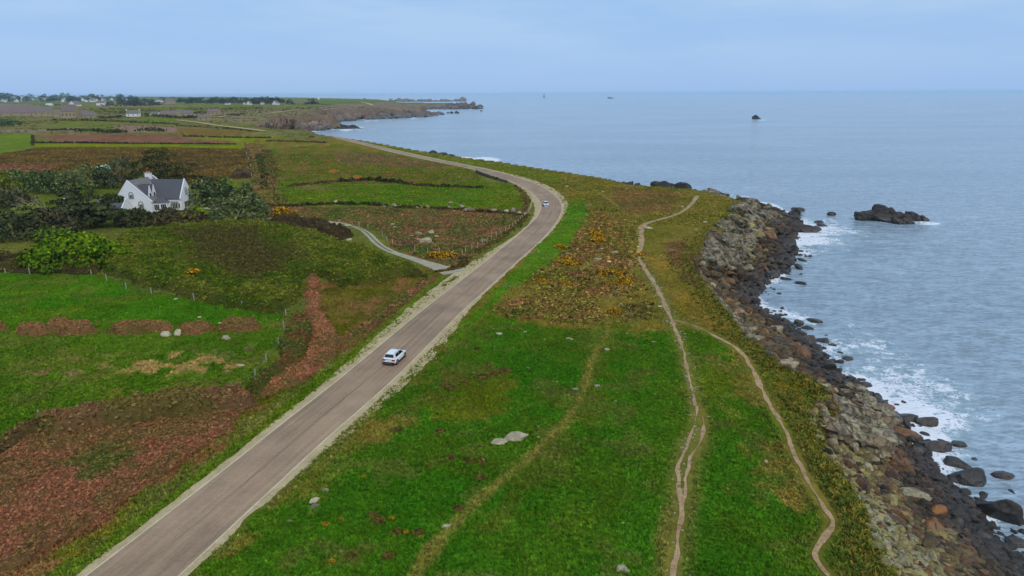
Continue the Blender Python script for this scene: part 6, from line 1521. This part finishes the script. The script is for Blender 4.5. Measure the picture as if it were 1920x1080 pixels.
cottage(492,195.5,6,4,'small white house in the middle of the wooded skyline',M_FWALL,M_FROOF2,.2,.6,.5,0,0)
cottage(518,196.5,9,6.5,'white gabled house at the right end of the wooded skyline',M_FWALL,M_FROOF2,1.2,.9,.4,1,1)
cottage(561,196,6,3,'small pale shed in the far field right of the wood',M_FSTONE,M_FROOF2,0,.6,.5,0,0)
cottage(596,187.5,5,3.5,'tiny white house on top of the far green hill',M_FWALL,M_FWALL,.2,.8,.5,1,0)
def where_far(x):
    return ('above the long mauve barn' if x < 66 else 'above the middle of the stone farm' if x < 122 else 'around the clear white gabled cottage' if x < 172 else 'above the long dark hedge' if x < 250 else
            'beside the pinkish stone house' if x < 346 else 'above the lone stone cottage' if x < 410 else 'left of the narrow white gable' if x < 464 else 'behind the narrow white gabled house' if x < 500 else 'round the big crowning tree' if x < 548 else 'on the far green hill')
LAST = ['']
def far_label(x, rng):
    wl, rf = (M_FWALL, 'white') if rng.random() < .75 else (M_FSTONE, 'stone'), (M_FROOF, 'dark') if rng.random() < .7 else (M_FROOF2, 'mauve')
    LAST[0] = 'tiny %s house with %s roof among far trees %s' % (wl[1], rf[1], where_far(x)); return LAST[0], wl[0], rf[0]
rng = random.Random(5)
for (x0, x1, y0, y1, n) in ((2,250,183.5,191.5,80), (250,345,187,192,8), (345,545,189,194,10)):
    for i in range(n):
        x = rng.uniform(x0, x1); y = rng.uniform(y0, y1); wp = rng.uniform(2.5, 5) * (1.2 if y > 188 else 1)
        cottage(x, y, wp, wp * rng.uniform(.65, .95), *far_label(x, rng), rng.uniform(-1.5, 1.5), .7, .5, 0, 0, LAST[0])
def far_tree(px, py, wp, hp, me, label, group):
    g, m = px_at(px, py); o = link('tree', None, loc=g - Vector((0, 0, .5))); o.scale = (wp * m, wp * m, hp * m); tag(o, label, 'tree', group)
    c = bpy.data.objects.new('crown', me[0]); COL.objects.link(c); c.parent = o; c = bpy.data.objects.new('trunk', me[1]); COL.objects.link(c); c.parent = o
FT = []
for i in range(6):
    r_ = np.random.default_rng(40 + i); L = dome(r_, 1, 1, 1, 7, .25); C, d, k_ = blob_pts(L, 260, r_, .6); V, F = quads(C, d, np.full(len(C), .09), r_, .5)
    cm = tint_mesh('crown', V, F, [M_LEAF], np.repeat(A(44, 54, 40) * r_.uniform(.6, 1.4, (len(C), 1)), 4, 0)); b = MB(); b.tube((0, 0, -.05), (0, 0, .5), .035, .02, 5); FT.append((cm, b.mesh('trunk', M_BARK)))
rng = random.Random(9)
for (x0, x1, ya, yb, wa, wb, n, lab) in ((0,255,184,191,6,13,104,'dark tree among the far village houses'), (190,300,196,198,8,15,14,'tree in the dark belt'), (248,345,190,193,7,14,26,'dark far tree'),
                                     (352,545,190.5,195,8,16,64,'dark tree on the wooded skyline'), (575,600,194.5,196,7,12,6,'tree in the clump'), (556,600,187.5,189,4,8,5,'crest tree')):
    for i in range(n):
        x = rng.uniform(x0, x1); ww = rng.uniform(wa, wb); l_ = ('broad ' if ww > (wa + wb) / 2 else 'small ') + lab + ' ' + where_far(x); far_tree(x, rng.uniform(ya, yb), ww, rng.uniform(wa, wb) * .68, rng.choice(FT), l_, l_)
far_tree(516,193.5,26,12.5,FT[0],'big dark tree crowning the right end of the wooded skyline',None); far_tree(452,192,5,10,FT[1],'thin tall tree sticking out of the wooded skyline',None); far_tree(8,186,22,10,FT[2],'dark tree clump at the picture edge on the horizon',None)

# ---------------------------------------------------------------- lighthouse and far coast
p = sea_pt([(1020,182.6)])[0]; m = math.hypot(*p) / FPX; t = tag(empty('lighthouse', (p[0], p[1], 0)), 'tiny dark lighthouse tower on a rock at the horizon', 'lighthouse')
b = MB(); b.tube((0, 0, 0), (0, 0, 5.2 * m), .95 * m, .55 * m, 12); b.build('tower', M_DARK, t); b = MB(); b.tube((0, 0, 5.2 * m), (0, 0, 6.0 * m), .5 * m, .5 * m, 10); b.tube((0, 0, 6.0 * m), (0, 0, 6.5 * m), .55 * m, .05 * m, 10); b.build('lantern', M_BLACK, t)
L = [(x_ * m, 0, .2 * m, 1.4 * m, 1.4 * m, 1.3 * m) for x_ in (-1.6, 0, 1.3)]; o = crag('rock_base', [(p[0] + a, p[1] + b_, c, d, e_, f_) for a, b_, c, d, e_, f_ in L], M_BLACK, None, None, seed=31); o.parent = t; o.location = o.location - t.location

# ---------------------------------------------------------------- air
hz, hnt, hbs = newmat('sea_haze'); hnt.nodes.remove(hbs); hv = hnt.nodes.new('ShaderNodeVolumePrincipled')
hv.inputs['Density'].default_value = HAZE; hv.inputs['Color'].default_value = (.62, .84, 1.0, 1); hv.inputs['Anisotropy'].default_value = 0.0
hnt.links.new(hv.outputs[0], hnt.nodes['Material Output'].inputs['Volume'])
b = MB(); b.box(-31000, 31000, -400, 36500, -5, 55); tag(b.build('haze', hz), 'thin bluish sea haze over land and water', 'haze', None, 'stuff')
